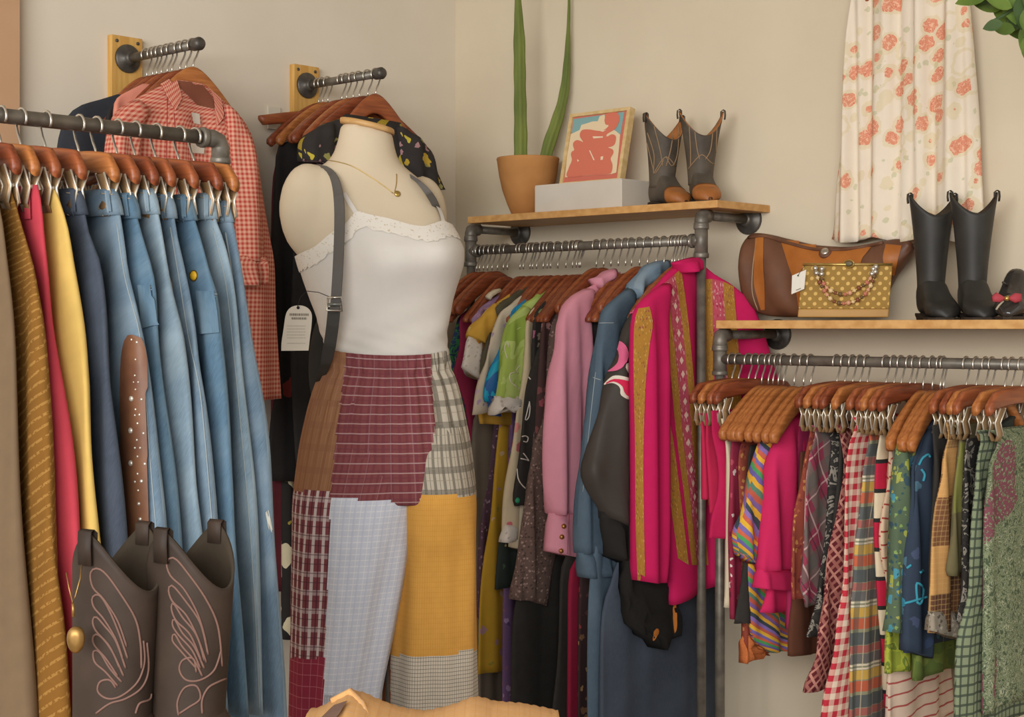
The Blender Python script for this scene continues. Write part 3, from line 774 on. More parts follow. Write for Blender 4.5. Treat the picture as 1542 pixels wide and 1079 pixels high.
mid = [  # hook px, name, label, category, near edge, material, options
 (722, 'print_skirt', 'navy and green printed skirt at the wall end of the tall rack', 'skirt', '700,470 690,480 684,510 677,536 684,560 690,640', scroll('navy_green_print', ['35406a', '3f7a4a', '2d3558', '5a9a60'], 20., 2.), {}),
 (734, 'maroon_dress', 'deep raspberry sleeveless dress next to the mannequin hip', 'dress', '712,462 696,472 692,482 693,520 686,561 693,587 701,624 708,680 712,900', solid('raspberry', '932b48'), {}),
 (758, 'wool_skirt', 'long plain grey wool skirt under the cream blouses', 'skirt', '742,480 734,540 726,600 714,640 711,740 716,900 719,1018 719,1125', GREY, {}),
 (764, 'speckled_dress', 'long plum speckled dress showing as a thin strip', 'dress', '756,480 750,560 745,630 738,690 730,754 721,837 719,930', SPK, {}),
 (771, 'lilac_blouse', 'lilac print blouse with sloping shoulder at the empty hangers', 'blouse', '787,421 764,436 741,451 722,465 712,476 710,486 713,540', LIL, {}),
 (776, 'floral_dress', 'long mustard yellow dress scattered with small pale flowers', 'dress', '766,480 760,560 752,622 740,763 731,837 724,920 721,1016', YFL, {}),
 (786, 'yellow_shirt', 'yellow printed shirt with short sleeve and lace underlayer', 'shirt', '785,432 768,442 754,451 738,464 728,476 722,490 721,600 724,640', YEL, {}),
 (790, 'purple_dress', 'long purple print dress below the cream floral hem', 'dress', '775,470 770,600 764,760 757,900 757,1060 757,1130', PUR, {}),
 (796, 'olive_shirt', 'dark olive shirt with yellow flowers and white collar', 'shirt', '788,432 766,447 749,461 742,490 730,521 724,545 723,575', OLV, {}),
 (806, 'cream_blouse', 'cream blouse with pale lilac print at the shoulder', 'blouse', '792,440 781,448 757,468 746,491 739,521 731,542 723,563 715,593 710,623', CRM, {}),
 (812, 'green_floral_dress', 'dark green dress with tiny yellow flowers below the cream hem', 'dress', '790,480 780,600 770,720 758,790 753,830 748,888', DKG, {}),
 (817, 'satin_shirt', 'turquoise blue satin shirt between lilac and lime ones', 'shirt', '810,434 792,450 775,466 764,495 750,526 740,552 730,592 732,604', TURQ, {}),
 (828, 'lime_blouse', 'lime green blouse with scalloped white lace cuffs', 'blouse', '823,432 804,446 788,460 780,480 778,540 775,600', LIME, {}),
 (840, 'cream_floral_dress', 'cream dress with rose flowers and white lace hem', 'dress', '829,445 812,457 801,467 791,489 789,522 784,580 777,618 770,674 761,748 757,812', CFL, {}),
 (850, 'black_floral_blouse', 'black blouse with bold bright flowers beside the cream dress', 'blouse', '838,440 820,455 806,471 801,500 799,540 800,600 804,650', BFL, {}),
 (856, 'ribbon_dress', 'black dress with white looping ribbon ties and green jewel', 'dress', '840,470 812,520 800,560 790,618 783,689 779,718 773,750 779,762 806,750', BLKD, {}),
 (862, 'red_floral_dress', 'dark dress with dense dusty red flowers', 'dress', '851,439 838,453 826,464 817,485 811,530 806,620 803,700 800,760', RFL, {}),
 (874, 'brown_dress', 'brown mini floral dress with a wide hanging sleeve', 'dress', '866,436 852,450 840,464 832,490 827,540 822,620 822,760', BMF, {}),
 (872, 'black_gown', 'long black dress reaching below the brown floral sleeve', 'dress', '870,470 840,600 800,800 778,905 772,980 770,1090 770,1160', BLKD, {}),
 (920, 'pink_jacket', 'rose pink jacket with three gold buttons on its cuff', 'jacket', '923,409 908,419 894,428 876,440 862,452 855,480 852,560 850,700 850,800', PINKC, {}),
 (931, 'black_slip', 'black slip dress right behind the denim jacket sleeve', 'dress', '905,470 892,480 888,540 884,600 876,700 866,800 846,870 838,1000 830,1090 828,1160', BLKD, {}),
 (942, 'crimson_dress', 'long crimson dress showing as a narrow strip near the floor', 'dress', '930,470 915,560 898,700 872,830 858,870 856,980 854,1090 853,1160', solid('crimson', '8c1f3a'), {}),
 (951, 'dark_floral_skirt', 'dark skirt with gold flower border beside the crimson strip', 'skirt', '935,480 920,600 900,760 878,850 872,960 870,1090 870,1160', floral('dark_gold_floral', '3d2c2c', [(40., .36, ['7d5a42', '8c3a3c', 'a5845a', '5a3a36'], .4)]), {}),
 (988, 'denim_jacket', 'faded blue denim jacket with turned collar', 'jacket', '1003,392 985,396 966,412 948,432 930,446 916,458 912,500 908,600 906,760', D_DK, {}),
 (1000, 'denim_dress', 'long dark denim dress under the denim jacket', 'dress', '975,480 950,560 920,700 896,800 887,870 884,980 884,1090 884,1180', D_DK, {}),
 (1012, 'navy_denim_dress', 'long navy denim dress below the magenta robe', 'dress', '990,480 970,620 950,780 925,860 908,940 904,1090 900,1190', D_NAVY, {}),
]
MG = {}
short = lambda l: l.split(' with')[0].split(' at ')[0].split(' showing')[0].split(' under')[0].split(' between')[0].split(' below')[0].split(' beside')[0].split(' next')[0].split(' reaching')[0].split(' right')[0].split(' that')[0].split(' on ')[0].split(' behind')[0].split(' clipped')[0]
hooks = []
for px, nm, lab, cat, prof, mat, kw in mid:
    if 765 < px < 870: px += 12
    fr = mid_fr(px)
    MG[lab] = garment(nm, lab, cat, fr, pts(prof), mat, wall=.222, th=.0135, rows=34, fold=.005, fk=48., topw=.75, **kw)+(fr,)
    MG[nm] = MG[lab]
    hanger('carrying', fr, 'wooden hanger on the tall rack carrying the '+short(lab), None, (HWOOD, HWOOD_D)[len(hooks) % 2], random.uniform(-.04, .04))
    hooks.append(px)
bare = [718, 728, 741, 749, 898, 909, 963, 975, 1022, 1031]
for i, px in enumerate(bare):
    hanger('shoulder', mid_fr(px), 'empty wooden hanger on the tall shelf rack rail', 'empty hangers on the tall rack', (HWOOD, HWOOD_D)[i % 2], random.uniform(-.04, .04))
def mg(n): return MG[n]
r, o, fr = mg('yellow_shirt')
sleeve('short_sleeve', fr, pts('745,456 730,470 716,486 704,503'), pts('752,474 742,490 734,506 727,516'), YEL, r, .008, .016)
sleeve('sleeve_lining', fr, pts('712,500 714,515 722,535'), pts('730,500 730,520 728,538'), solid('amber_lining', 'b97f2e'), r, .004, .012, rows=8)
sleeve('lace_underlayer', fr, pts('706,505 701,530 697,552'), pts('726,512 722,540 719,570'), LACE, r, .002, .014, rows=10)
r, o, fr = mg('olive_shirt')
sleeve('collar', fr, pts('806,424 800,428 790,434'), pts('806,436 802,444 795,447'), CREAM, r, .004, .012, rows=6)
r, o, fr = mg('lilac_blouse'); sleeve('collar', fr, pts('752,434 742,437 733,443'), pts('754,440 742,445 736,450'), CREAM, r, .004, .01, rows=6)
r, o, fr = mg('satin_shirt'); sleeve('cuff', fr, pts('735,596 738,612 742,628'), pts('752,596 753,612 754,628'), solid('royal_blue_satin', '34548f', .4), r, .004, .012, rows=8)
r, o, fr = mg('lime_blouse')
sleeve('sleeve', fr, pts('788,460 770,480 762,506 756,542 750,575 747,600'), pts('797,466 790,490 786,520 785,550 785,580 786,600'), LIME, r, .007, .018)
LC = sleeve('lace_cuff', fr, pts('745,596 743,606 740,619'), pts('787,594 788,603 788,612'), LACE, r, .009, .021, rows=8, fold=.006, fk=160., hem=.012)
s = Surf(LC, *[c for c in r.children if c.name.startswith('sleeve')])
for q in ([[(776, 560), (768, 563), (769, 574), (778, 582), (783, 586)], [(783, 550), (778, 556), (780, 562)], [(764, 540), (760, 524), (764, 514), (766, 522)]]): strokes('swirl_embroidery', s, [q], .0014, LACE, r)
r, o, fr = mg('cream_floral_dress')
sleeve('lace_hem', fr, pts('761,790 758,802 755,813'), pts('780,790 777,803 773,813'), LACE, r, .004, .014, rows=6, hem=.006)
sleeve('skirt_panel', fr, pts('779,740 775,780 772,823'), pts('796,740 790,780 783,826'), CREAM, r, .004, .014, rows=10)
r, o, fr = mg('ribbon_dress'); s = Surf(o)
strokes('white_ribbon', s, [[(788, 565), (792, 563), (799, 571)], [(797, 606), (793, 622), (791, 632), (796, 628), (798, 615), (797, 604)], [(786, 657), (791, 656), (795, 659), (793, 665), (788, 664)], [(784, 690), (793, 692), (796, 693), (788, 682)], [(779, 705), (781, 722), (790, 734), (803, 742), (808, 746)]], .0018, LACE, r)
h = s.hit(779, 753)
if h: MB().lathe([(.009, 0), (.009, .003), (.005, .006), (.0005, .007)], h[0], h[1], 8).build('green_jewel', solid('emerald', '2f8a63', .25), r)
r, o, fr = mg('brown_dress')
sleeve('wide_sleeve', fr, pts('842,463 830,490 824,540 815,610 802,690 790,760 782,830 772,900'), pts('848,470 846,500 843,560 840,640 838,730 838,800 830,850 819,910'), BMF, r, .006, .017, rows=30, N=36, fold=.005, fk=70.)
r, o, fr = mg('pink_jacket')
SV = sleeve('sleeve', fr, pts('884,434 862,446 847,468 840,490 838,530 828,580 823,640 822,700 824,745 830,775'), pts('890,440 889,470 888,510 884,560 879,620 875,690 870,745 867,772'), PINKC, r, .012, .03, rows=34, N=36, fold=.004, fk=60.)
CF = sleeve('cuff', fr, pts('829,772 827,800 825,829'), pts('869,766 871,800 873,841'), PINKC, r, .014, .031, rows=8, fold=.001, hem=0)
sleeve('collar', fr, pts('925,404 912,408 896,420'), pts('925,420 912,424 900,436'), PINKC, r, .012, .02, rows=8)
s = Surf(CF)
for p in ((849, 792), (846, 808), (845, 829)):
    h = s.hit(*p)
    if h: MB().lathe([(.0072, 0), (.0072, .002), (.005, .005), (.0005, .006)], h[0], h[1], 14).build('gold_button', objsolid('gold_button_metal', 'c98f52', 'a86f38', .3, .6, .7), r)
strokes('cuff_opening', s, [[(857, 772), (855, 800), (854, 838)]], .0012, solid('pink_shadow', 'a8606f'), r)
r, o, fr = mg('denim_jacket')
SV = sleeve('sleeve', fr, pts('946,434 928,448 914,462 906,482 901,515 893,568 884,627 878,690 873,740 871,800 872,834'), pts('955,450 952,462 938,486 928,510 922,545 915,600 910,660 908,720 908,780 910,832'), D_DK, r, .012, .024, rows=34, N=32, fold=.004, fk=60.)
sleeve('cuff', fr, pts('871,832 874,850 878,869'), pts('912,826 915,845 918,862'), D_DK, r, .014, .026, rows=6, fold=.001, hem=.003)
COL = sleeve('collar', fr, pts('1003,391 985,394 972,402 962,416 952,432'), pts('1006,404 990,416 975,428 962,440 953,448'), D_MID, r, .014, .022, rows=10)
strokes('yoke_stitching', Surf(SV), [[(893, 487), (908, 486), (925, 486)], [(893, 568), (905, 572)], [(897, 560), (888, 640), (878, 740)]], .0012, STITCH, r)
# black bomber jacket with pink embroidery
fr = mid_fr(1016); BKJ = solid('black_satin', '403a35', .55, .12)
BR, bo = garment('bomber_jacket', 'black bomber jacket with pink and white embroidered scrolls', 'jacket', fr, pts('1008,412 985,432 968,452 954,474 950,520 946,640 944,800 950,840'), BKJ, th=.014, rows=34)
SV = sleeve('sleeve', fr, pts('972,450 956,470 944,492 932,530 921,555 912,590 902,630 892,680 886,710 896,745 908,775'), pts('984,462 980,490 976,540 972,600 966,660 962,720 958,780 952,800'), BKJ, BR, .012, .03, rows=34, N=36, fold=.006, fk=40.)
sleeve('ribbed_cuff', fr, pts('906,770 909,800 917,838'), pts('954,790 950,815 944,850'), solid('black_rib', '262422', .95, .2), BR, .014, .028, rows=8)
hanger('carrying', fr, 'wooden hanger on the tall rack carrying the black bomber jacket', None, HWOOD_D)
s = Surf(SV, bo); WE = solid('cream_thread', 'd9cfc0'); PE = solid('pink_thread', 'd9668c'); RE = solid('red_thread', 'c9294e')
for L, R_, m, of in (([(927, 513), (938, 516), (945, 532), (940, 550), (930, 558), (916, 560)], [(927, 526), (931, 527), (933, 535), (931, 546), (925, 553), (918, 558)], PE, .004),):
    decal('embroidered_scroll', s, L, R_, m, BR, 22, 4, of)
decal('embroidered_scroll', s, [(911, 578), (925, 566), (943, 568), (958, 576), (958, 602)], [(911, 580), (923, 577), (933, 583), (935, 595), (950, 604)], WE, BR, 20, 4, .004)
decal('embroidered_scroll', s, [(915, 577), (926, 571), (942, 573), (953, 580), (954, 598)], [(915, 579), (925, 575), (936, 581), (940, 592), (948, 600)], RE, BR, 20, 4, .006)
decal('embroidered_scroll', s, [(942, 548), (946, 547), (953, 553), (956, 562)], [(941, 554), (945, 562), (951, 568), (956, 570)], WE, BR, 10, 3, .004)
decal('embroidered_scroll', s, [(940, 476), (948, 468), (958, 466)], [(941, 480), (950, 474), (958, 471)], PE, BR, 10, 3, .004)
# black shaggy top below
fr = mid_fr(1027); FUR = solid('black_shaggy_knit', '23211f', 1., .35, 200.)
SH2, o = garment('shaggy_cardigan', 'black shaggy cardigan hanging below the magenta sleeve', 'cardigan', fr, pts('1012,440 985,500 970,640 960,800 952,880'), FUR, th=.014)
SV = sleeve('sleeve', fr, pts('970,600 955,720 942,830 936,880 944,925 952,948 984,970'), pts('1000,600 1000,720 1004,830 1012,880 1016,920 1014,950 1006,965'), FUR, SH2, .008, .024, fold=.008, fk=120., hem=.012)
s = Surf(SV)
for q in ([(983, 950), (988, 945), (991, 950), (987, 960), (983, 962)], [(1012, 912), (1017, 910), (1020, 940), (1016, 952)]): blob('orange_patch', s, q, solid('burnt_orange', 'b06a2c'), SH2)
hanger('carrying', fr, 'wooden hanger on the tall rack carrying the shaggy cardigan', None, HWOOD)
# magenta robe with brocade bands
fr = mid_fr(1043)
RB, ro = garment('embroidered_robe', 'magenta robe with gold and rose brocade bands at the rack post', 'robe', fr, pts('1020,399 1004,412 990,430 980,450 985,520 994,600 1000,700 1004,820 1006,912'), MAG,
    far=pts('1050,392 1058,412 1062,440 1064,500 1065,560 1066,640 1068,720 1070,800 1072,870'), th=.026, fold=.006, fk=30., rows=40, N=60, flare=1.3, topw=.6)
frB = Fr(fr.O-fr.d*.01, -V, 1, -.72)
fo = lens('far_front', frB, [frB.loc(*p) for p in pts('1049,394 1054,420 1056,500 1056,600 1058,740 1060,880')], [frB.loc(*p) for p in pts('1056,396 1078,414 1105,430 1132,458 1152,505 1165,548 1172,580 1182,720 1188,870')], MAG, RB, yo=-.004, th=.018, fold=.005, fk=30., rows=40, N=50, topw=.6)
SV = sleeve('sleeve', fr, pts('1003,426 985,437 968,452 958,472 955,500 954,570 956,660 957,760 958,840 961,872'), pts('1004,440 1004,470 1005,520 1004,580 1002,650 1001,720 1000,790 998,840 995,876'), MAG, RB, .024, .028, rows=34, N=40, fold=.004, fk=45.)
s = Surf(SV); s2 = Surf(ro, fo)
decal('brocade_band', s, pts('962,465 956,490 955,560 957,660 958,780 961,872'), pts('977,462 982,485 978,520 972,580 969,680 970,790 972,878'), GOLD, RB, 40, 5, .003)
B1, B2 = pts('989,436 999,484 1009,569 1018,663 1028,740 1040,850'), pts('1024,405 1034,474 1043,569 1050,680 1058,760 1066,850')
mixp = lambda t: [(lerp(a[0], b[0], t), lerp(a[1], b[1], t)) for a, b in zip(resample(B1, 12), resample(B2, 12))]
decal('brocade_band', s2, mixp(0), mixp(.3), GOLD, RB, 40, 4, .004)
decal('brocade_band', s2, mixp(.3), mixp(.72), PBR, RB, 40, 5, .0045)
decal('brocade_band', s2, mixp(.72), mixp(1), GOLD, RB, 40, 4, .004)
decal('brocade_band', s2, pts('1063,420 1062,500 1061,600 1066,760'), pts('1072,420 1074,500 1076,600 1084,760'), GOLD, RB, 30, 3, .004)
decal('brocade_band', s2, pts('1072,420 1074,500 1076,600 1084,760'), pts('1088,424 1092,500 1096,600 1106,760'), PBR, RB, 30, 4, .0045)
decal('brocade_band', s2, pts('1088,424 1092,500 1096,600 1106,760'), pts('1104,432 1110,500 1116,600 1128,760'), GOLD, RB, 30, 3, .004)
decal('brocade_band', s2, pts('1002,612 1001,660 1008,740 1020,840'), pts('1004,612 1014,670 1024,750 1036,850'), GOLD, RB, 24, 3, .0035)
tri = [[(mixp(.51)[0][0], mixp(.51)[0][1])]]
dots = MB(); mid_line = resample(mixp(.51), 22)
for i, p in enumerate(mid_line[1:-1]):
    h = s2.hit(p[0], p[1])
    if h:
        a = UP.cross(h[1]).normalized(); b = h[1].cross(a); c_ = h[0]+h[1]*.0065; q = .0075
        dots.quad([c_+a*q, c_+b*q*1.5, c_-a*q, c_-b*q*1.5])
if dots.f: dots.build('diamond_motif', solid('pale_gold_thread', 'd9b7a5'), RB)
CO = sleeve('stand_collar', fr, pts('1014,396 1018,402 1024,412'), pts('1050,386 1051,394 1050,402'), MAG, RB, .016, .03, rows=8, fold=0)
hanger('carrying', fr, 'wooden hanger on the tall rack carrying the magenta robe', None, HWOOD_D)
# ------------------------------------------------------------------ clothes on the low shelf rack
HOT = solid('hot_pink_knit', 'c92a5c', .95, .06); RED = solid('cherry_cloth', 'b8284c', .95, .1)
SER = (lambda k: k.done(k.ramp(((k.uv()[1]*1.+k.uv()[0]*.75+(k.noise(9., 3)-.5)*.03)/.16).fract(), ['d8a238', '6a5f9c', '4f9a5c', 'c9654a', '7a6aa8', 'e0b03c', 'c4624f', '8a6fae', '3f4a52', 'd9a83a', '7d5f96', 'b85a48', '5a7f6a']), .15, 90.))(K('serape_stripe'))
PLM = plaid('maroon_grey_plaid', '8c3a4e', [(0, .09, .5, .42, '6d6a62', .75), (1, .09, .5, .42, '5f5f58', .7), (0, .09, .1, .05, 'c9a9a5', .7), (1, .09, .1, .05, 'c9a9a5', .7), (0, .09, .85, .04, '43303a', .7)], .6)
BWP = scroll('black_white_print', ['35322f', '2d2b2a', '8a8378', '3b3835'], 16., 3.)
LAT = lattice('maroon_lattice', '5f2329', '9a6057', 'b98274', .05)
GIN = gingham('red_gingham', 'e0cbb5', 'b8303e', .028)
MPL = plaid('autumn_plaid', '8f8d72', [(1, .15, .1, .2, '4a5058', .85), (1, .15, .34, .17, 'c4573a', .85), (1, .15, .52, .15, 'd0a548', .85), (1, .15, .62, .03, 'ddd0b8', .9), (1, .15, .68, .03, 'ddd0b8', .9), (1, .15, .78, .15, '5f5a62', .8), (1, .15, .93, .12, 'a8404a', .7), (0, .05, .3, .3, '4a4f4c', .55), (0, .05, .75, .06, 'd2c3a5', .5)])
CBL = stripes('color_block', ['2e2d2c', 'd9c9ab', '2e2d2c', 'b82440'], .142, pos=[0, .07, .5, .57])
RST = stripes('cream_red_stripe', ['d3b79a', 'a5453f'], .032, .06, pos=[0, .86], wob=.012)
RST2 = stripes('pale_red_stripe', ['cfb8a5', 'a8504c'], .03, -.1, pos=[0, .85], wob=.012)
BLG = floral('blue_green_print', '55654f', [(30., .36, ['3f6a7a', '8a9a45', '4a8a9a', '3a4f58', '9aa04a'], .2), (70., .3, ['7f9a5a', '34505a', '9a9a50'])])
BTQ = floral('navy_turquoise_print', '343f4f', [(9., .2, ['3f8aa0', '3a7f9a'], .55), (24., .3, ['3a4a66', '46506a', '2f3a4a', '4a6a7a'], .3)])
LGR = scroll('lime_batik', ['8f9a3a', 'a5ad3f', '6f8035', 'a8a84a'], 12., 2.); OGR = scroll('moss_print', ['5a6a34', '6f7a3a', '4a5a30'], 14., 2.)
PCH = patchwork('brown_patchwork', ['7a5238', 'a87a4a', '8f6a45', '5f4030', 'c4935a', '6d4a34', '94704a'], .075, .11, 'c9a56a')
OLI = patchwork('olive_patch', ['6a6244', '6f6848', '7a7a40', '5f5a42', '6a6248'], .09, .16)
GTW = plaid('green_windowpane', '7d876b', [(0, .0215, .5, .26, '3d463c', .85), (1, .0215, .5, .26, '3d463c', .85)])
PAI = floral('green_paisley', '5f6a50', [(60., .34, ['9a9f80', '4a5a45', '7f8a66', 'a5a585']), (10., .25, ['7a4a52', '8a5a5c', '6a4448'], .62)])
PAI2 = (lambda k: k.done(k.mix(k.math('MULTIPLY', k.noise(3.4, 1, None, .5).gt(.6), k.noise(120., 1).gt(.45)), k.ramp(k.noise(75., 2, None, 1.5), ['48543f', '7c8466', '5d684d', '9da085', '4f5a46'], [0, .42, .5, .56, .62]), '77464f'), .12))(K('green_paisley_print'))
SPL = floral('red_splash', '8f2c44', [(45., .32, ['d8c9bf', 'b04a5c', '6d2236'], .3)])
BRD = floral('russet_print', '8a4234', [(60., .34, ['b5804a', '6d2f2c', 'a05a3c'])])
CH, SHD = 'clip_large', 'shoulder'
low = [  # hook px, kind, name, label, category, near edge, material, options
 (1102, CH, 'magenta_skirt', 'cherry pink skirt clipped closest to the low rack post', 'skirt', '1052,622 1055,640 1059,700 1061,752', RED, {}),
 (1112, CH, 'magenta_trousers', 'cherry pink cropped trousers, second from the low rack post', 'trousers', '1062,622 1065,650 1070,720 1072,774', RED, {}),
 (1127, CH, 'ruffled_skirt', 'bright pink skirt with curled hem, third from the low rack post', 'skirt', '1071,618 1074,650 1080,700 1080,740 1074,780 1071,812', solid('bright_pink', 'b51f4e'), {}),
 (1137, CH, 'cream_skirt', 'narrow cream skirt strip beside the bright pink skirt', 'skirt', '1086,630 1092,676 1092,780 1091,880 1089,912', CREAM, {}),
 (1147, SHD, 'splash_dress', 'maroon dress with white splashed print on bare shoulders', 'dress', '1108,650 1101,672 1098,730 1095,790 1096,850 1099,930', SPL, {}),
 (1157, SHD, 'tassel_top', 'russet top with an orange tassel fringe', 'top', '1118,664 1112,690 1112,760 1116,830 1118,900 1117,990', BRD, {}),
 (1164, SHD, 'black_camisole', 'black camisole under the serape striped shirt', 'top', '1130,670 1126,700 1122,800 1108,930 1106,938', BLKD, {}),
 (1172, SHD, 'striped_poncho', 'long serape poncho with multicolour stripes below the cardigan', 'poncho', '1140,680 1136,720 1128,820 1126,880 1128,930 1136,960 1158,984', SER, {}),
 (1180, SHD, 'serape_shirt', 'multicolour serape striped shirt with short sleeve', 'shirt', '1173,626 1160,638 1150,652 1150,700 1148,760 1150,800', SER, {}),
 (1196, SHD, 'pink_cardigan', 'hot pink knitted cardigan with ribbed cuff', 'cardigan', '1206,618 1192,628 1178,642 1172,670 1170,760 1160,860 1150,905 1146,924', HOT, {}),
 (1210, SHD, 'plum_blouse', 'plum pink blouse hem showing under the hot pink cardigan', 'blouse', '1202,640 1196,700 1192,800 1189,880 1186,946', solid('plum_pink', 'a8305c'), {}),
 (1221, SHD, 'brown_skirt', 'dark brown skirt hem below the plum blouse', 'skirt', '1206,680 1202,760 1196,860 1190,940 1189,990', solid('dark_brown', '5f3a2a'), {}),
 (1260, CH, 'russet_dress', 'narrow russet print dress beside the hot pink cardigan', 'dress', '1212,640 1220,646 1213,690 1206,735 1197,800 1194,870 1196,905', BRD, {}),
 (1272, CH, 'plaid_skirt', 'maroon and grey plaid skirt cut on the bias', 'skirt', '1222,640 1228,655 1217,697 1209,782 1206,840 1204,885 1212,912', PLM, {}),
 (1284, CH, 'print_skirt', 'black and white print skirt behind the lattice one', 'skirt', '1236,640 1252,660 1252,711 1246,799 1238,870 1230,905 1213,957', BWP, {}),
 (1295, CH, 'black_skirt', 'black pleated skirt with pale edge', 'skirt', '1252,636 1264,644 1262,700 1255,780 1248,850 1238,925', BLKD, {}),
 (1306, CH, 'lattice_skirt', 'maroon skirt with pink lattice pattern', 'skirt', '1262,640 1270,690 1266,747 1255,807 1244,885 1229,973 1213,1041', LAT, {}),
 (1334, CH, 'gingham_skirt', 'long red and white gingham skirt', 'skirt', '1284,628 1290,640 1281,664 1275,711 1272,782 1268,880 1258,950 1241,1079 1235,1120', GIN, {}),
 (1346, CH, 'plaid_dress', 'long orange, yellow and slate plaid skirt', 'skirt', '1303,640 1310,660 1302,697 1298,747 1291,817 1289,880 1285,930 1280,1079 1279,1120', MPL, {}),
 (1357, CH, 'colour_block_dress', 'cream, red and black colour block dress', 'dress', '1318,640 1326,645 1320,687 1318,747 1318,822 1323,948 1332,1010 1338,1073', CBL, {}),
 (1370, CH, 'striped_blouse', 'cream blouse with thin red stripes', 'top', '1330,640 1340,670 1334,729 1324,799 1326,838 1335,882 1342,960', RST, {}),
 (1378, CH, 'striped_dress', 'pale dress with thin red stripes hanging lowest', 'dress', '1340,660 1346,760 1350,860 1348,960 1342,1020 1338,1079 1337,1110', RST2, {}),
 (1390, SHD, 'lime_blouse', 'lime batik blouse showing below the blue shirt', 'blouse', '1374,650 1362,690 1352,800 1345,900 1337,960 1336,1016', LGR, {}),
 (1404, SHD, 'print_shirt', 'blue and green print shirt with yellow shoulder', 'shirt', '1386,634 1370,647 1357,661 1352,697 1349,747 1345,817 1342,880 1336,948', BLG, {}),
 (1416, SHD, 'moss_blouse', 'moss green blouse hem below the navy print', 'blouse', '1400,680 1396,800 1386,920 1378,985 1374,1022', OGR, {}),
 (1421, SHD, 'navy_print_shirt', 'navy shirt with turquoise motifs beside the blue green one', 'shirt', '1412,632 1398,640 1376,700 1368,760 1362,840 1360,920 1361,980', BTQ, {}),
 (1455, CH, 'black_trousers', 'black trousers strip beside the navy print shirt', 'trousers', '1404,640 1406,700 1403,760 1398,860 1396,950', BLKD, {}),
 (1470, CH, 'patchwork_skirt', 'brown plaid patchwork skirt with lace hem', 'skirt', '1424,636 1428,660 1418,697 1408,768 1403,817 1401,880 1399,952', PCH, {}),
 (1484, CH, 'olive_skirt', 'short olive patched skirt', 'skirt', '1436,640 1446,658 1440,711 1431,799 1425,852 1426,864', OLI, {}),
 (1494, CH, 'black_print_skirt', 'dark skirt with a curled print edge behind the olive one', 'skirt', '1456,660 1450,720 1446,800 1446,880 1440,935', BWP, {}),
 (1513, 'narrow', 'black_jacket', 'black jacket behind the green paisley skirt', 'jacket', '1528,622 1516,632 1504,648 1496,690 1490,800', solid('green_black', '343630', .95, .2), {}),
 (1524, CH, 'windowpane_skirt', 'long sage green windowpane check skirt', 'skirt', '1471,648 1478,662 1471,697 1464,764 1458,852 1456,885 1445,979 1440,1079 1439,1110', GTW, {}),
 (1538, CH, 'paisley_skirt', 'green paisley skirt at the far visible end of the low rack', 'skirt', '1489,648 1504,662 1492,697 1482,747 1480,817 1480,885 1479,1072', PAI2, {}),
]
RG = {}
for i, (px, kind, nm, lab, cat, prof, mat, kw) in enumerate(low):
    fr = right_fr(px)
    P = pts(prof); w0 = fr.loc(*P[0])[0]
    c = (w0-.15) if kind == CH else 0.
    RG[nm] = garment(nm, lab, cat, fr, P, mat, wall=.27, th=.011, rows=34, fold=.005, fk=52., flare=1.5, c=c, **kw)+(fr,)
    hanger(kind, fr, ('clip hanger' if kind == CH else 'wooden shoulder hanger')+' on the low rack holding the '+short(lab).split(',')[0], None, (HWOOD_D, HWOOD, HWOOD_L)[(i*2) % 3] if kind == CH else HWOOD_L, random.uniform(-.05, .05) if kind != 'narrow' else 0)
r, o, fr = RG['serape_shirt']
sleeve('short_sleeve', fr, pts('1166,634 1150,651 1144,675 1139,700 1126,740 1114,785 1110,803 1113,830'), pts('1174,640 1172,670 1164,700 1154,740 1148,790 1142,820 1134,850'), SER, r, .008, .02)
r, o, fr = RG['tassel_top']
sleeve('orange_fringe', fr, pts('1121,955 1119,975 1118,997'), pts('1128,955 1140,970 1154,984'), solid('orange_fringe', 'c4703f', 1., .3, 200.), r, .006, .012, rows=10, fold=.008, fk=300.)
r, o, fr = RG['pink_cardigan']
SV = sleeve('sleeve', fr, pts('1196,626 1178,642 1168,666 1161,697 1154,747 1147,817 1143,858'), pts('1212,640 1210,660 1204,697 1197,747 1194,817 1196,856'), HOT, r, .012, .026, rows=28, N=32)
CF = sleeve('ribbed_cuff', fr, pts('1143,856 1142,870 1141,885'), pts('1197,854 1199,870 1200,888'), HOT, r, .013, .026, rows=8, fold=.001, hem=0)
r, o, fr = RG['print_shirt']
SV = sleeve('sleeve', fr, pts('1372,645 1358,660 1352,690 1348,747 1344,817 1341,885 1336,948'), pts('1384,660 1378,690 1374,747 1370,817 1364,885 1360,956'), BLG, r, .008, .02)
s = Surf(SV, o)
strokes('yellow_edge', s, [[(1384, 637), (1371, 648), (1359, 662), (1356, 676)]], .0035, solid('acid_yellow', 'a8a048'), r)
r, o, fr = RG['navy_print_shirt']
SV = sleeve('sleeve', fr, pts('1398,645 1384,690 1376,740 1368,800 1362,880 1360,975'), pts('1404,660 1403,720 1401,800 1399,880 1398,940 1394,992'), BTQ, r, .006, .018)
s = Surf(SV); TQ = solid('turquoise_thread', '3f93a8')
for q in ([[(1384, 700), (1389, 690), (1397, 684), (1400, 688)], [(1387, 706), (1392, 714), (1390, 724)], [(1380, 905), (1386, 908), (1390, 886), (1380, 878), (1381, 904)], [(1362, 908), (1376, 904), (1396, 898)], [(1366, 855), (1372, 850)], [(1385, 862), (1390, 858)]]): strokes('turquoise_motif', s, [q], .0032, TQ, r)
r, o, fr = RG['patchwork_skirt']
sleeve('lace_hem', fr, pts('1399,920 1399,935 1398,950'), pts('1438,920 1439,940 1439,960'), floral('grey_lace', '94897a', [(90., .34, ['5f574c', 'b5aa98'])]), r, .003, .016, rows=6)
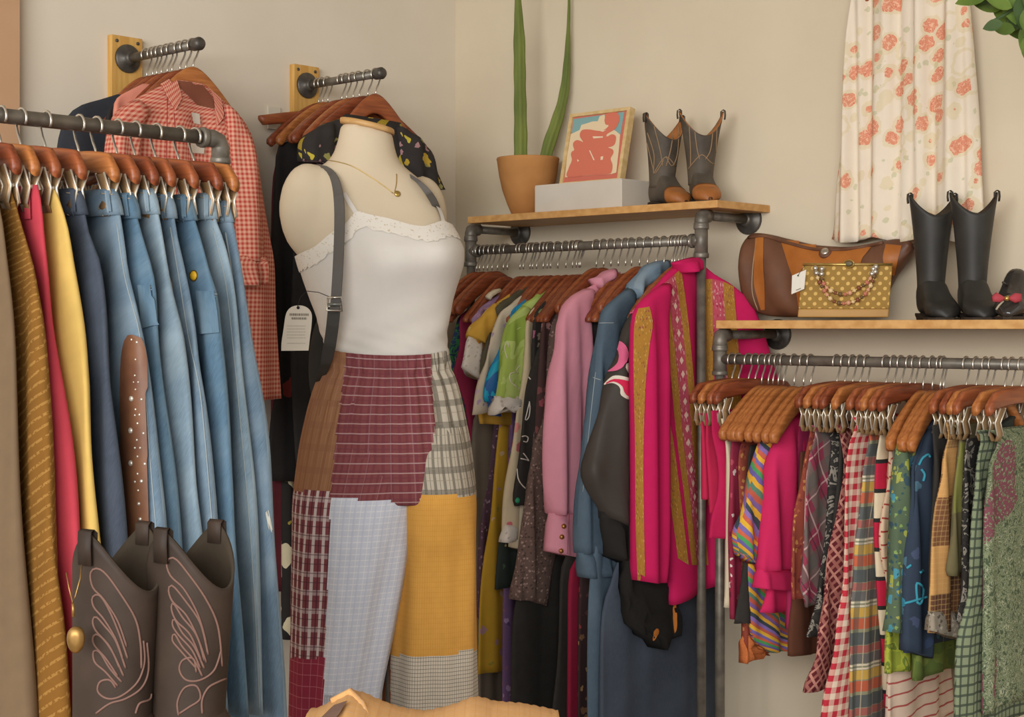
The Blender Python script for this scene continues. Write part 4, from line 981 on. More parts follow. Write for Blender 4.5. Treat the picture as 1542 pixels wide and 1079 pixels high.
# ------------------------------------------------------------------ mannequin
YM = 3.55
def ringpx(py, pl, pr, Yc, ratio, n=72, sq=1., tilt=0., fn=None):
    c = at((pl+pr)/2, py, Yc); a = (pr-pl)/2/F*Yc; b = a*ratio; out = []
    for i in range(n):
        an = 2*PI*i/n; ca, sa = math.cos(an), math.sin(an)
        x = a*math.copysign(abs(ca)**sq, ca); y = b*math.copysign(abs(sa)**sq, sa)
        p = Vector((c.x+x, c.y+y, c.z-tilt*ca*a))
        if fn: p = fn(p, an)
        out.append(p)
    return out
TORSO = [(192, 514, 592, .9), (215, 509, 594, .9), (236, 500, 598, .88), (250, 486, 607, .8), (262, 466, 624, .66), (280, 447, 642, .58), (300, 440, 655, .56), (325, 438, 668, .57), (350, 440, 681, .6), (375, 446, 692, .62), (400, 453, 691, .63), (425, 461, 685, .64), (450, 470, 679, .66), (480, 481, 673, .68), (510, 490, 670, .7), (535, 494, 670, .71), (560, 496, 672, .66), (600, 486, 680, .62), (650, 474, 688, .6), (700, 468, 694, .6)]
def bust(p, an=0, k=1.):
    for (bx, by, amp, rad) in ((588, 392, .036, .062), (664, 382, .045, .06)):
        c = at(bx, by, YM-.12)
        d2 = ((p.x-c.x)**2+(p.z-c.z)**2)/rad**2
        if p.y < YM: p = p+Vector((.25, -.97, 0))*amp*k*math.exp(-d2*.9)
    return p
dense = resample([(a, b, c_, d*100) for a, b, c_, d in [(t[0], t[1], t[2], t[3]) for t in TORSO]], 1) if False else None
def torso_at(py): return (interp([(t[0], t[1]) for t in TORSO], py), interp([(t[0], t[2]) for t in TORSO], py), interp([(t[0], t[3]) for t in TORSO], py))
MANQ = objsolid('mannequin_linen', 'c9b9a0', 'c3b298', .75, .25, 0, 6.)
t = thing('mannequin', 'headless armless cream mannequin with wooden neck cap in patchwork trousers', 'mannequin', (at(590, 490, YM).x, YM+.02, 0))
MAN = t
mb = MB(); rings = []
for i in range(58):
    py = lerp(192, 700, i/57); l, r_, k = torso_at(py)
    tl = .22*(1-smooth((py-192)/40))
    rings.append(ringpx(py, l, r_, YM, k, tilt=tl, fn=lambda p, an: bust(p, an)))
mb.loft(rings, True, True, True)
for cx, cy, rx, rz, ry, Yc in ((466, 318, 46, 74, .055, YM-.035), (640, 322, 34, 58, .05, YM+.05)):
    c = at(cx, cy, Yc); R = []
    for i in range(19):
        a = PI*i/18; zz = math.cos(a); rr = max(math.sin(a), .02)
        R.append([Vector((c.x+rx/F*Yc*rr*math.cos(2*PI*j/28)-zz*.004, c.y+ry*rr*math.sin(2*PI*j/28), c.z+rz/F*Yc*zz)) for j in range(28)])
    mb.loft(R, True, True, True)
body = mb.build('torso', MANQ, t, remesh=.0085)
SB = MB(); SB.loft(rings, True, True, True)
WORLD[body.name] = (SB.v, SB.f)
mb = MB()
mb.loft([ringpx(py, 514-g, 592+g, YM, .9, tilt=.22) for py, g in ((194, 1.5), (190.5, 2), (186.5, 1.5), (185.5, 0))], True, True, True); mb.build('neck_cap', wood('neck_cap_wood', 'c9a06a', 'b48a54', 0), t)
bx, by = at(590, 490, YM).x, YM+.02
MB().tube([(bx, by, .02), (bx, by, 1.0)], .016, 16).build('stand_pole', IRON, t)
MB().lathe([(.2, 0), (.2, .008), (.185, .014), (.03, .02), (.022, .05)], (bx, by, 0), UP, 48).build('base_plate', IRON_DK, t)
# ---- camisole: columns from hem to a shaped neckline
top = [(436, 396), (444, 392), (455, 387), (476, 379), (500, 359), (522, 346), (534, 330), (541, 325), (553, 331), (585, 337), (621, 347), (640, 349), (667, 338), (690, 345), (700, 372)]
WHITE = solid('white_rib_cotton', 'cfc9c1', .9, .03, 60.); LACEW = floral('white_cotton_lace', 'd9d2c8', [(150., .26, ['c2b49c', 'cfc4b2'])], .03)
NC, NR = 120, 40
def torso_pt(an, py, grow):
    l, r_, k = torso_at(py); c = at((l+r_)/2, py, YM); a = (r_-l)/2/F*YM+grow; b = a*k+grow*.3
    p = Vector((c.x+a*math.cos(an), c.y+b*math.sin(an), c.z))
    return bust(p, an)
cols = []
for i in range(NC):
    an = 2*PI*i/NC; py = 372
    front = math.sin(an) < .12
    for _ in range(6):
        x = proj(torso_pt(an, py, .005))[0]
        py = interp(top, x) if front else 388
    cols.append((an, py))
tops = [p for a, p in cols]
tops = [(tops[i-1]+tops[i]*2+tops[(i+1) % NC])/4 for i in range(NC)]
rings, uvs = [], []
for j in range(NR):
    ring, row = [], []
    for i in range(NC+1):
        an, py0 = cols[i % NC][0], tops[i % NC]; py = lerp(py0, 541, j/(NR-1))
        wr_ = .0018*math.sin(py*.11+an*5)*smooth((py-440)/60)+.0012*math.sin(py*.3-an*9)*smooth((py-470)/50)
        p = torso_pt(an, py, .0055+wr_)
        if i < NC: ring.append(p)
        row.append((an*.16, -py*.0015))
    rings.append(ring); uvs.append(row)
cam_t = thing('camisole', 'white lace-trimmed camisole with thin straps on the mannequin', 'top', (bx, by, at(0, 548, YM).z))
mb = MB(); mb.loft(rings, True, False, False, uvs); CB = mb.build('body', WHITE, cam_t)
mb = MB(); lr = []; lu = []
for j in range(7):
    r_ = [];row = []
    for i in range(NC+1):
        an, py0 = cols[i % NC][0], tops[i % NC]; py = py0+lerp(-4, 17+4*abs(math.sin(an*22)), j/6)
        p = torso_pt(an, py, .0082)
        if i < NC: r_.append(p)
        row.append((an*.16, -py*.0015))
    lr.append(r_); lu.append(row)
mb.loft(lr, True, False, False, lu); mb.build('lace_edging', LACEW, cam_t)
ST = Surf(body)
decal('strap', ST, [(516, 292), (524, 307), (532, 320), (537, 331)], [(521, 290), (529, 303), (538, 317), (545, 329)], WHITE, cam_t, 16, 2, .004)
decal('strap', ST, [(646, 292), (653, 308), (660, 322), (664, 338)], [(650, 291), (657, 306), (664, 320), (669, 336)], WHITE, cam_t, 16, 2, .004)
# ---- pendant necklace
GOLDM = objsolid('thin_gold_chain', 'cdb06a', 'b5964f', .3, .6, .8, 30.)
nk = thing('necklace', 'thin gold chain necklace with small pendant on the mannequin chest', 'necklace', at(598, 262, YM-.16))
stroke('chain', ST, [(486, 241), (505, 243), (530, 250), (556, 265), (578, 280), (592, 291)], .0011, GOLDM, nk, 5)
stroke('chain', ST, [(597, 262), (597, 275), (594, 290)], .0011, GOLDM, nk, 5)
h = ST.hit(598, 292)
if h: MB().lathe([(.007, 0), (.0075, .0015), (.004, .003)], h[0]+h[1]*.001, h[1], 14).build('pendant', GOLDM, nk)
# ---- patchwork trousers
P_BRN = plaid('tan_brown_plaid', '93694c', [(0, .03, .5, .3, '84593f', .6), (0, .012, .2, .12, 'a8826a', .5), (1, .05, .5, .3, '8a6048', .5)])
P_RED = plaid('maroon_check', '7c4446', [(0, .016, .5, .4, '6f343c', .6), (1, .016, .5, .2, '6f3a42', .6), (1, .022, .2, .11, 'b89a98', .75), (0, .044, .7, .05, 'a58486', .3)])
P_GRY = plaid('grey_black_plaid', 'b3a998', [(0, .04, .5, .3, '5a544b', .7), (1, .05, .5, .3, '6a645a', .65), (0, .04, .02, .06, '3f3b37', .7), (1, .025, .1, .06, '8a8272', .7)])
P_MAD = plaid('burgundy_white_plaid', '7a4046', [(0, .03, .5, .3, 'd5cbc8', .8), (1, .042, .5, .3, 'cbbdbb', .45), (0, .03, .05, .14, '4a2530', .7), (1, .021, .1, .12, '4f2a35', .6)])
P_BLU = plaid('pale_blue_check', 'c6cad6', [(0, .0135, .5, .18, 'dfdfe3', .6), (1, .0135, .5, .18, 'e0e0e4', .65), (0, .027, .2, .2, 'b2b8cc', .5)])
P_YEL = plaid('marigold_check', 'd29c4c', [(0, .0085, .5, .18, 'c4842e', .6), (1, .012, .5, .12, 'c98c36', .5)])
P_CHK = plaid('cream_graph_check', 'cfc4b2', [(0, .009, .5, .17, '6a625a', .75), (1, .009, .5, .17, '6a625a', .75)])
P_CRI = plaid('crimson_check', '8c2f42', [(0, .026, .5, .05, 'c08088', .7), (1, .026, .5, .05, 'c08088', .6)])
P_RST = solid('rust_lining', '9a5a36')
PM = [P_BRN, P_RED, P_GRY, P_MAD, P_BLU, P_YEL, P_CHK, P_CRI, P_RST]
tr = thing('patchwork_trousers', 'wide elasticated trousers sewn from mixed plaid patches on the mannequin', 'trousers', (bx, by, .3))
HIP = [(526, 490, 674, .8, YM), (535, 490, 675, .8, YM), (550, 488, 677, .8, YM), (565, 483, 682, .79, YM), (590, 473, 690, .76, YM), (630, 461, 699, .75, YM), (680, 450, 709, .73, YM), (745, 441, 717, .64, YM), (753, 446, 712, .55, YM+.01)]
LEGL = [(600, 470, 654, .8, YM-.005), (650, 457, 654, .82, YM-.01), (700, 448, 646, .86, YM-.02), (750, 441, 633, .92, YM-.03), (800, 439, 624, .95, YM-.03), (850, 438, 615, .95, YM-.03), (950, 437, 595, 1., YM-.02), (1040, 436, 577, 1.05, YM-.02), (1150, 436, 562, 1.05, YM-.02), (1270, 436, 556, 1.05, YM-.02)]
LEGR = [(640, 600, 698, 1.15, YM-.015), (690, 590, 708, 1.15, YM-.02), (745, 592, 717, 1.15, YM-.02), (800, 590, 718, 1.1, YM-.005), (850, 588, 718.5, 1.05, YM+.015), (985, 582, 719, .98, YM+.04), (1079, 578, 720, .95, YM+.06), (1180, 576, 718, .95, YM+.06), (1280, 576, 716, .95, YM+.06)]
def cloth_loft(tab, rows, n, fn, matf, dz=None):
    mb = MB(); rings, uvs = [], []; py0, py1 = tab[0][0], tab[-1][0]
    cs = [[(q[0], q[k]) for q in tab] for k in (1, 2, 3, 4)]
    sm = [resample([(a[0], a[1]) for a in cc], 200) for cc in cs]
    for j in range(rows):
        py = lerp(py0, py1, j/(rows-1)); l, r_, k, Yc = (interp([(v[0], v[1]) for v in s_], py) for s_ in sm)
        c = at((l+r_)/2, py, Yc); a = (r_-l)/2/F*Yc; b = a*k; ring, row = [], []
        for i in range(n+1):
            an = 2*PI*i/n+.001; d = fn(an, py)
            p = Vector((c.x+(a+d)*math.cos(an), c.y+(b+d)*math.sin(an), c.z+(dz(an, py) if dz else 0)))
            if i < n: ring.append(p)
            row.append((an*.17, c.z))
        rings.append(ring); uvs.append(row)
    def mi(j, i):
        p = (rings[j][i]+rings[min(j+1, rows-1)][(i+1) % n])/2
        x, y = proj(p); return matf(x, y, p)
    mb.loft(rings, True, False, False, uvs, mi=mi)
    return mb
def hipmat(x, y, p):
    if y > 762: return 5 if x > 634 else (4 if x > 497 else 3)
    bl = interp([(527, 522), (600, 513), (660, 506), (748, 497)], y); rl = interp([(525, 648), (600, 652), (640, 655), (680, 650), (720, 642), (757, 632)], y)
    return 0 if x < bl else (1 if x < rl else 2)
def legl(x, y, p):
    if y < 749+.06*(x-497)+(0 if x > 497 else -8): return hipmat(x, min(y, 740), p) if x < interp([(600, 654), (700, 646), (760, 632)], y) else 1
    if x < interp([(742, 498), (860, 494), (990, 489), (1080, 486)], y): return 3 if y < 990 else 7
    return 4
def legr(x, y, p):
    if y < 746+.0*x: return 2
    if y < 986-(8 if 690 < x < 720 else 0)+(0 if x < 690 else 0): return 5
    return 6 if x > 588 else 8
def hipf(an, py):
    g = smooth((py-535)/20)*(1-smooth((py-600)/160)); e = 1-smooth((py-545)/14)
    return .0045*g*math.sin(an*27+.6*math.sin(an*5))+.0035*e*math.sin(an*40)+.002*math.sin(an*9)*smooth((py-600)/80)-.003*math.exp(-((py-556)/7)**2)
cloth_loft(HIP, 130, 220, hipf, hipmat, lambda an, py: (.006-.017*max(0., math.sin(-an))-.004*math.cos(an))*(1-smooth((py-526)/110))).build('waist_and_hips', PM, tr)
legf = lambda an, py: (.005*math.sin(an*6+py*.004)+.003*math.sin(an*11+1.))*smooth((py-740)/160)+.0045*math.sin(an*30)*(1-smooth((py-600)/110))
A = cloth_loft(LEGL, 150, 200, legf, legl).build('leg', PM, tr)
B = cloth_loft(LEGR, 120, 160, lambda an, py: (.005*math.sin(an*5+py*.005)+.003*math.sin(an*9))*smooth((py-740)/120), legr).build('leg', PM, tr)
s = Surf(A)
fr_ = [[(489+i*1.4, 1046+random.uniform(-1, 1)), (488+i*1.6+random.uniform(-2, 2), 1056+random.uniform(0, 8))] for i in range(14)]
strokes('frayed_thread', s, fr_, .0008, solid('fray_blue', 'b9b9c0'), tr, 4)
# ---- black strap bag on the mannequin's back, seen by its two straps
STRAP = solid('charcoal_strap', '5a5652', .6, .08); BAGB = solid('black_bag_cloth', '33322f', .85, .1)
bg = thing('sling_bag', 'black bag worn on the mannequin with charcoal straps and steel buckle', 'bag', (at(478, 560, YM).x, YM+.05, at(478, 600, YM).z))
outer = Surf(body, CB)
def strap3(name, left, right, Ys, mat, par):
    """a strap ribbon given by its two edges with a depth for each station"""
    n = 30; L, R_ = resample(left, n), resample(right, n); mb = MB(); g = []
    for i in range(n):
        Y = interp([(k/(len(Ys)-1), y) for k, y in enumerate(Ys)], i/(n-1))
        a, b = at(L[i][0], L[i][1], Y), at(R_[i][0], R_[i][1], Y-.004)
        g.append([a, b, b+Vector((.001, .005, 0)), a+Vector((.001, .005, 0))])
    mb.loft(g, True, True, True); return mb.build(name, mat, par, smooth=False)
strap3('shoulder_strap', pts('470,250 484,252 494,262 500,280 503,310 503,350 501,400 498,450 496,470'), pts('474,247 492,250 506,262 514,282 518,310 518,350 516,400 513,450 510,470'), [YM-.02, YM-.1, YM-.135, YM-.15, YM-.165, YM-.18, YM-.18, YM-.175], STRAP, bg)
strap3('lower_strap', pts('494,462 490,500 485,530 481,555 474,575'), pts('512,464 508,500 503,530 496,552 486,572'), [YM-.172, YM-.16, YM-.14, YM-.1, YM-.03], solid('dark_strap', '42403d', .6), bg)
strap3('shoulder_strap', pts('611,263 626,274 640,292 652,312 661,329'), pts('618,262 634,273 650,289 660,306 666,326'), [YM-.03, YM-.06, YM-.07, YM-.04, YM+.02], STRAP, bg)
bq = [(494, 448), (514, 447), (515, 468), (492, 467)]
cc = [at(x, y, YM-.186) for x, y in bq]
MB().tube([cc[0], cc[1], cc[2], cc[3], cc[0]], .0027, 8).build('buckle', STEEL, bg)
MB().tube([at(493, 458, YM-.19), at(514, 458, YM-.19)], .003, 8).build('buckle_bar', objsolid('grey_buckle_bar', '8d918c', '70746f', .4, .5, .5), bg)
mb = MB(); R = []
for i in range(14):
    q = i/13; py = lerp(470, 640, q); w = .09*math.sin(PI*lerp(.12, .9, q))**.4
    c = at(520, py, YM+.24)
    R.append([c+Vector((w*math.copysign(abs(math.cos(a))**.6, math.cos(a)), .05*math.copysign(abs(math.sin(a))**.6, math.sin(a)), 0)) for a in [2*PI*k/28 for k in range(28)]])
mb.loft(R, True, True, True).build('bag_body', BAGB, bg)
# ---- arched paper tag hanging from the bag strap by a string
tg = thing('paper_tag', 'arched cream paper swing tag with two printed lines and hanging string', 'tag', at(447, 495, YM-.2))
YT = YM-.12
out = [(423.5, 528), (424, 515), (427, 495), (430, 475), (434, 466), (441, 461), (450, 459.5), (459, 461), (466, 466), (469.5, 474), (469, 490), (467, 505), (464.5, 527.5)]
o_ = resample(out, 40)
mb = MB(); f = [at(p[0], p[1], YT) for p in o_]; bk = [p+Vector((0, .0015, 0)) for p in f]
mb.quad(f); mb.quad(bk[::-1])
for i in range(len(f)): mb.quad([f[i], f[(i+1) % len(f)], bk[(i+1) % len(f)], bk[i]])
mb.build('card', solid('tag_cream', 'd9cfbf', .7, .02), tg, smooth=False, weld=True)
INK = solid('tag_ink', '8d8478', .8, 0); INKL = solid('tag_faint_ink', 'b9ae9e', .8, 0)
def ink(y, x0, x1, h, m, nm, sl=.06):
    x = x0; mb = MB()
    while x < x1:
        w = random.uniform(1.2, 3.2); a, b = x, min(x+w, x1)
        mb.quad([at(a, y+sl*(a-x0), YT-.0008), at(b, y+sl*(b-x0), YT-.0008), at(b, y+h+sl*(b-x0), YT-.0008), at(a, y+h+sl*(a-x0), YT-.0008)]); x = b+random.uniform(.4, .8)
    mb.build(nm, m, tg, smooth=False)
ink(471.5, 436, 465, 3.6, INK, 'printed_line', .01); ink(477.5, 439, 462, 3.2, INK, 'printed_line', .01)
for y in (490, 494.5, 499, 503.5, 508, 516): ink(y, 432, 460, 1.1, INKL, 'printed_line', .0)
MB().tube([at(448, 464, YT-.001), at(449, 458, YT-.004), at(452, 448, YT-.002), at(462, 438, YT+.0), at(480, 440, YT-.02), at(497, 447, YT-.06)], .0009, 5).build('string', BLK, tg)
MB().lathe([(.0035, 0), (.0035, .0008)], at(449, 463, YT-.0012), Vector((0, -1, 0)), 10).build('punched_hole', BLK, tg)
# ------------------------------------------------------------------ boots
def boot_shape(t, H, top, ank, foot, dip, mats, za=.07, heel=.035, front_dip=1., lin=None, flare=1.6, pk=1.5, sw=.013, sl=.045):
    """toe towards local +x; shaft with two side peaks; foot, sole, heel and pull straps as parts"""
    M = MATS[t.name]; W = lambda x, y, z: M @ Vector((x, y, z)); n = 48
    sm, vm, tm, lm, solm, pm = mats
    zt = lambda a: H-dip*abs(math.cos(a))**pk*(1 if math.cos(a) < 0 else front_dip)
    def rr(q): return lerp(ank[0], top[0], smooth(q)**.9 if q < 1 else 1)+.0, lerp(ank[1], top[1], q**flare)
    rings = []
    for j in range(23):
        q = j/22; r = []
        for i in range(n):
            a = 2*PI*i/n; z = za+q*(zt(a)-za); rx, ry = rr((z-za)/(H-za)); r.append(W(rx*math.cos(a)-.012*(1-q), ry*math.sin(a), z))
        rings.append(r)
    for j in range(14):
        q = 1-j/14*.8; r = []
        for i in range(n):
            a = 2*PI*i/n; z = za+q*(zt(a)-za)+.001*(1 if j == 0 else 0); rx, ry = rr((z-za)/(H-za)); g = .004+.001*min(j, 2); r.append(W((rx-g)*math.cos(a)-.012*(1-q), (ry-g)*math.sin(a), z))
        rings.append(r)
    mb = MB(); mb.loft(rings, True, True, True, mi=lambda j, i: 0 if j < 22 else 1); sh = mb.build('shaft', [sm, lm], t)
    Lb, Lf, w = foot; rings = []; xs = []
    for j in range(30):
        q = j/29; x = lerp(-Lb, Lf, q**.9); xs.append(x)
        u = x/Lf if x > 0 else x/Lb
        hh = interp([(-1, .3), (-.95, .62), (-.6, .98), (0, 1.08), (.2, 1.02), (.4, .74), (.6, .5), (.8, .4), (.93, .32), (1, .12)], u)*.105*(za/.07)
        ww = w*interp([(-1, .25), (-.92, .5), (-.5, .72), (0, .78), (.3, .8), (.55, 1.), (.75, .92), (.9, .62), (1, .16)], u)
        zs = heel*(1-smooth((u+.1)/.6)); r = []
        for i in range(28):
            a = 2*PI*i/28; r.append(W(x, ww*math.copysign(abs(math.cos(a))**.75, math.cos(a)), zs+.004+hh/2*(1+math.copysign(abs(math.sin(a))**.8, math.sin(a)))))
        rings.append(r)
    mb = MB(); mb.loft(rings, True, True, True, mi=0); vp = mb.build('vamp', vm, t)
    if tm:
        tr_ = []
        for j in range(30):
            u = xs[j]/Lf
            if u < .5: continue
            c = sum(rings[j], Vector())/28; tr_.append([c+(p-c)*1.035 for p in rings[j]])
        mb = MB(); mb.loft(tr_, True, True, True); mb.build('toe_cap', tm, t)
    sr = []
    for j in range(30):
        x = xs[j]; u = x/Lf if x > 0 else x/Lb
        ww = w*interp([(-1, .3), (-.92, .55), (-.5, .78), (0, .82), (.3, .84), (.55, 1.08), (.75, 1.), (.9, .72), (1, .25)], u)
        zs = heel*(1-smooth((u+.1)/.6))
        sr.append([W(x*1.02, sy*ww, zs+dz) for sy, dz in ((-1, 0), (1, 0), (1, .006), (-1, .006))])
    mb = MB(); mb.loft(sr, True, True, True); mb.build('sole', solm, t, smooth=False)
    if heel > .01:
        hr = []
        for z, g in ((0, .86), (heel*.5, .9), (heel+.002, 1.)):
            hr.append([W(-Lb*.5+Lb*.46*g*math.copysign(abs(math.cos(a))**.6, math.cos(a)), w*.72*g*math.copysign(abs(math.sin(a))**.6, math.sin(a)), z) for a in [2*PI*k/24 for k in range(24)]])
        mb = MB(); mb.loft(hr, True, True, True); mb.build('heel', solm, t)
    for sy in (-1, 1):
        mb = MB(); R = []
        for z, o in ((H-sl, .0015), (H-sl*.45, .003), (H+.003, .002), (H+.006, -.003), (H+.001, -.009), (H-sl*.66, -.009)):
            y = sy*(top[1]+o*1.); R.append([W(-sw, y, z), W(sw, y, z), W(sw, y+sy*.0025, z-.0005), W(-sw, y+sy*.0025, z-.0005)])
        mb.loft(R, True, True, True); mb.build('pull_strap', pm, t)
    return sh, vp
def rz(deg): return Matrix.Rotation(math.radians(deg), 3, 'Z')
SOLE = objsolid('dark_boot_sole', '3f342b', '2f2721', .7, .2)
# brown boots standing on a table close to the viewer
TZ = .79
BRL = objsolid('dark_brown_boot_leather', '40332a', '312720', .6, .25, 0, 12.); LIN = objsolid('boot_lining', '4a4035', '3b332a', .85, .1, 0, 10.)
THR = solid('dusty_pink_boot_thread', '785b51', .8)
fd = thing('display_table', 'low oak display table with square legs under the brown boots', 'table', (-.3, 2.2, 0))
MB().box((-.28, 2.21, TZ-.0125), (1.0, .36, .025)).build('table_top', OAK, fd, smooth=False, bevel=.002)
for lx in (-.74, .18):
    for ly in (2.07, 2.35): MB().box((lx, ly, (TZ-.025)/2), (.045, .045, TZ-.025)).build('leg', OAK, fd, smooth=False)
def pxpos(px, Y, z): p = at(px, 490, Y); p.z = z; return p
FB = []
for px, Y, lab in ((176, 2.24, 'dark brown cowboy boot with pink wing stitching and gold locket on its strap'), (287, 2.26, 'dark brown cowboy boot with pink wing stitching, next to the mannequin trousers')):
    t = thing('cowboy_boot', lab, 'boot', pxpos(px, Y, TZ), rz(-32), 'pair of brown cowboy boots')
    sh, vp = boot_shape(t, (.412), (.0715, .058), (.064, .048), (.08, .21, .05), .085, (BRL, BRL, None, LIN, SOLE, BRL), za=.09, flare=1.2)
    FB.append((t, sh))
def cr(s): return [tuple((lambda a, b: (a/3.382, 760+b/3.382))(*map(float, q.split(',')))) for q in s.split()]
wing1 = ['720,830 715,700 690,580 620,460 540,350 490,322 462,350 475,420 530,480 600,590 645,720', '650,780 610,660 560,540 510,460 472,470 480,520 530,580 590,680 625,780', '640,830 590,690 530,610 490,568 474,590 490,640 560,720 610,830', '630,870 570,740 510,665 478,665 480,710 540,780 600,870', '620,900 560,830 510,750 478,745 485,800 540,850 600,920', '590,930 560,890 510,900 500,950 550,985 620,970 700,900 735,800 730,690', '490,1060 560,1010 640,985 720,930 755,840 748,700', '690,1060 710,1010 760,990 770,960']
wing2 = ['1130,820 1110,620 1050,480 960,350 890,270 850,290 870,360 940,430 1010,560 1050,700', '1060,760 1020,600 940,480 880,410 860,430 880,490 950,560 1010,680 1040,790', '1050,800 1000,660 930,570 885,500 875,530 900,590 970,660 1025,790', '1040,830 990,720 930,650 890,580 880,610 910,660 980,740 1020,830', '1030,870 990,790 930,720 890,655 880,690 920,740 1000,830', '1000,850 985,780 930,790 915,840 950,890 1020,890 1090,840 1125,740', '910,1070 905,1000 940,930 1000,920 1020,985 960,1030 915,1060', '1030,1060 1030,990 1060,930 1110,900 1160,880']
for (t, sh), wg in zip(FB, (wing1, wing2)):
    s = Surf(sh)
    for q in wg: strokes('wing_stitching', s, [cr(q)], .0016, THR, t, 6, .25)
    for ch in t.children: pass
# gold locket hung on the first boot's strap
lk = thing('locket_necklace', 'gold locket hanging on a fine chain from the brown boot strap', 'necklace', at(112, 960, 2.16))
GOLDL = objsolid('old_gold', 'a8834a', '8c6a38', .4, .5, .7, 40.)
YL = 2.155
MB().tube([at(100, 862, YL+.01), at(104, 885, YL), at(109, 908, YL), at(114, 895, YL), at(121, 870, YL+.005), at(123, 850, YL+.02)], .0011, 5).build('chain', GOLDL, lk)
MB().tube([at(110, 908, YL), at(110.5, 928, YL)], .0022, 6).build('pendant_loop', GOLDL, lk)
c = at(114, 961, YL); R = []
ov = [(a, b) for a, b in ((math.cos(2*PI*k/28), math.sin(2*PI*k/28)) for k in range(28))]
for g, d in ((.3, -.006), (.8, -.005), (1, -.001), (1, .003), (.8, .006)): R.append([c+Vector((ca*.0125*g, d, sa*.0205*g*(1-.18*max(sa, 0)))) for ca, sa in ov])
MB().loft(R, True, True, True).build('locket', GOLDL, lk)
# folded shirt on the table
PEACH = plaid('peach_crinkle_check', 'd7a56c', [(0, .02, .5, .1, 'c9b0a0', .5), (1, .016, .5, .12, 'cf9a64', .6), (0, .007, .3, .3, 'c8945e', .35)])
fs_ = thing('folded_shirt', 'peach checked crinkle shirt folded on the display table beside the brown boots', 'shirt', pxpos(640, 2.26, TZ))
prof = [(444, 1084), (452, 1074), (480, 1069), (500, 1057), (528, 1043), (545, 1046), (565, 1056), (590, 1066), (612, 1072), (640, 1075), (668, 1069), (690, 1062), (708, 1054), (722, 1053), (745, 1060), (785, 1063), (820, 1070), (845, 1076), (862, 1084)]
mb = MB(); R = []
for i in range(90):
    px = lerp(446, 860, i/89); py = interp(prof, px)+.35*math.sin(px*.35); Yr = 2.28
    zt_ = EZ-(py-PY)/F*Yr; e = min(1, (i+1)/5, (90-i)/5); x = (px-PX)/F*Yr; r = []
    for k in range(34):
        a = 2*PI*k/34; ca, sa = math.cos(a), math.sin(a)
        y = 2.225+.125*math.copysign(abs(ca)**.55, ca)
        zz = TZ+.003+(zt_-TZ)*e*(.5+.5*math.copysign(abs(sa)**.5, sa))*(1-.12*smooth((2.26-y)/.14))
        if sa > .2: zz += .0008*math.sin(px*.5+y*60)
        r.append(Vector((x, y, zz)))
    R.append(r)
mb.loft(R, True, True, True); fb = mb.build('body', PEACH, fs_)
mb = MB(); Y0 = 2.2
q3 = [at(528, 1041, 2.27), at(540, 1052, 2.26), at(556, 1068, 2.24), at(572, 1090, 2.2), at(540, 1092, 2.19), at(536, 1066, 2.22)]
mb.tube([at(500, 1056, 2.27), at(528, 1041, 2.27), at(545, 1060, 2.24), at(556, 1092, 2.2)], .006, 8, flat=(1, 1.)); mb.build('collar', PEACH, fs_)
sf = Surf(fb)
decal('shirt_label', sf, [(506, 1066), (492, 1079), (484, 1088)], [(524, 1060), (516, 1074), (506, 1088)], solid('brown_label', '7a5f52'), fs_, 8, 4, .006)
# ------------------------------------------------------------------ things on the upper shelf
def shelf_pt(px, off, z): p = wr(s_at(px, off), off, z); return p
CLAY = objsolid('terracotta', 'b9844f', 'a5713f', .85, .15, 0, 7.)
pc = shelf_pt(795, .125, Z1); sc = pc.y/F
t = thing('potted_cactus', 'two tall green cactus stems in a terracotta pot on the upper shelf', 'plant', pc)
ht = (EZ-(238-PY)/F*pc.y)-Z1
mb = MB(); mb.lathe([(.001, .0), (.043, 0), (.052, .008), (.066, .04), (.082, .085), (.092, .13), (.0985, ht-.012), (.1005, ht-.004), (.099, ht), (.092, ht), (.089, ht-.03)], pc, UP, 48, caps=False); mb.build('pot', CLAY, t)
MB().lathe([(.001, ht-.026), (.0905, ht-.028)], pc, UP, 32, caps=False).build('soil', objsolid('dry_soil', '6b5440', '57432f', 1., .1, 0, 60.), t)
CACT = objsolid('cactus_skin', '76803f', '5f6b36', .65, .2, 0, 18., (1, 1, .3))
for path, wid, Y in (([(784, 262), (784, 200), (783, 130), (782, 60), (780, 0), (778, -70), (778, -130)], [23, 22, 20, 19, 11, 9, 3], pc.y-.01), ([(817, 258), (826, 220), (836, 190), (845, 160), (851, 128), (854, 90), (856, 40), (857, 0), (857, -60)], [20, 20.5, 20, 17, 14.5, 11, 6, 4.5, 2], pc.y+.01)):
    P = resample([(a[0], a[1], w) for a, w in zip(path, wid)], 60); R = []
    for i, p in enumerate(P):
        c = at(p[0], p[1], Y); d = (at(P[min(i+1, 59)][0], P[min(i+1, 59)][1], Y)-at(P[max(i-1, 0)][0], P[max(i-1, 0)][1], Y)).normalized()
        ax = d.cross(Vector((0, 1, 0))).normalized(); by_ = d.cross(ax); r0 = p[2]/2/F*Y*(1+.035*math.sin(i*.9))
        R.append([c+ax*r*math.cos(a)+by_*r*math.sin(a) for a, r in [(2*PI*k/48, r0*(1-.13*(.5+.5*math.cos(6*2*PI*k/48)))) for k in range(48)]])
    MB().loft(R, True, True, True).build('cactus_stem', CACT, t)
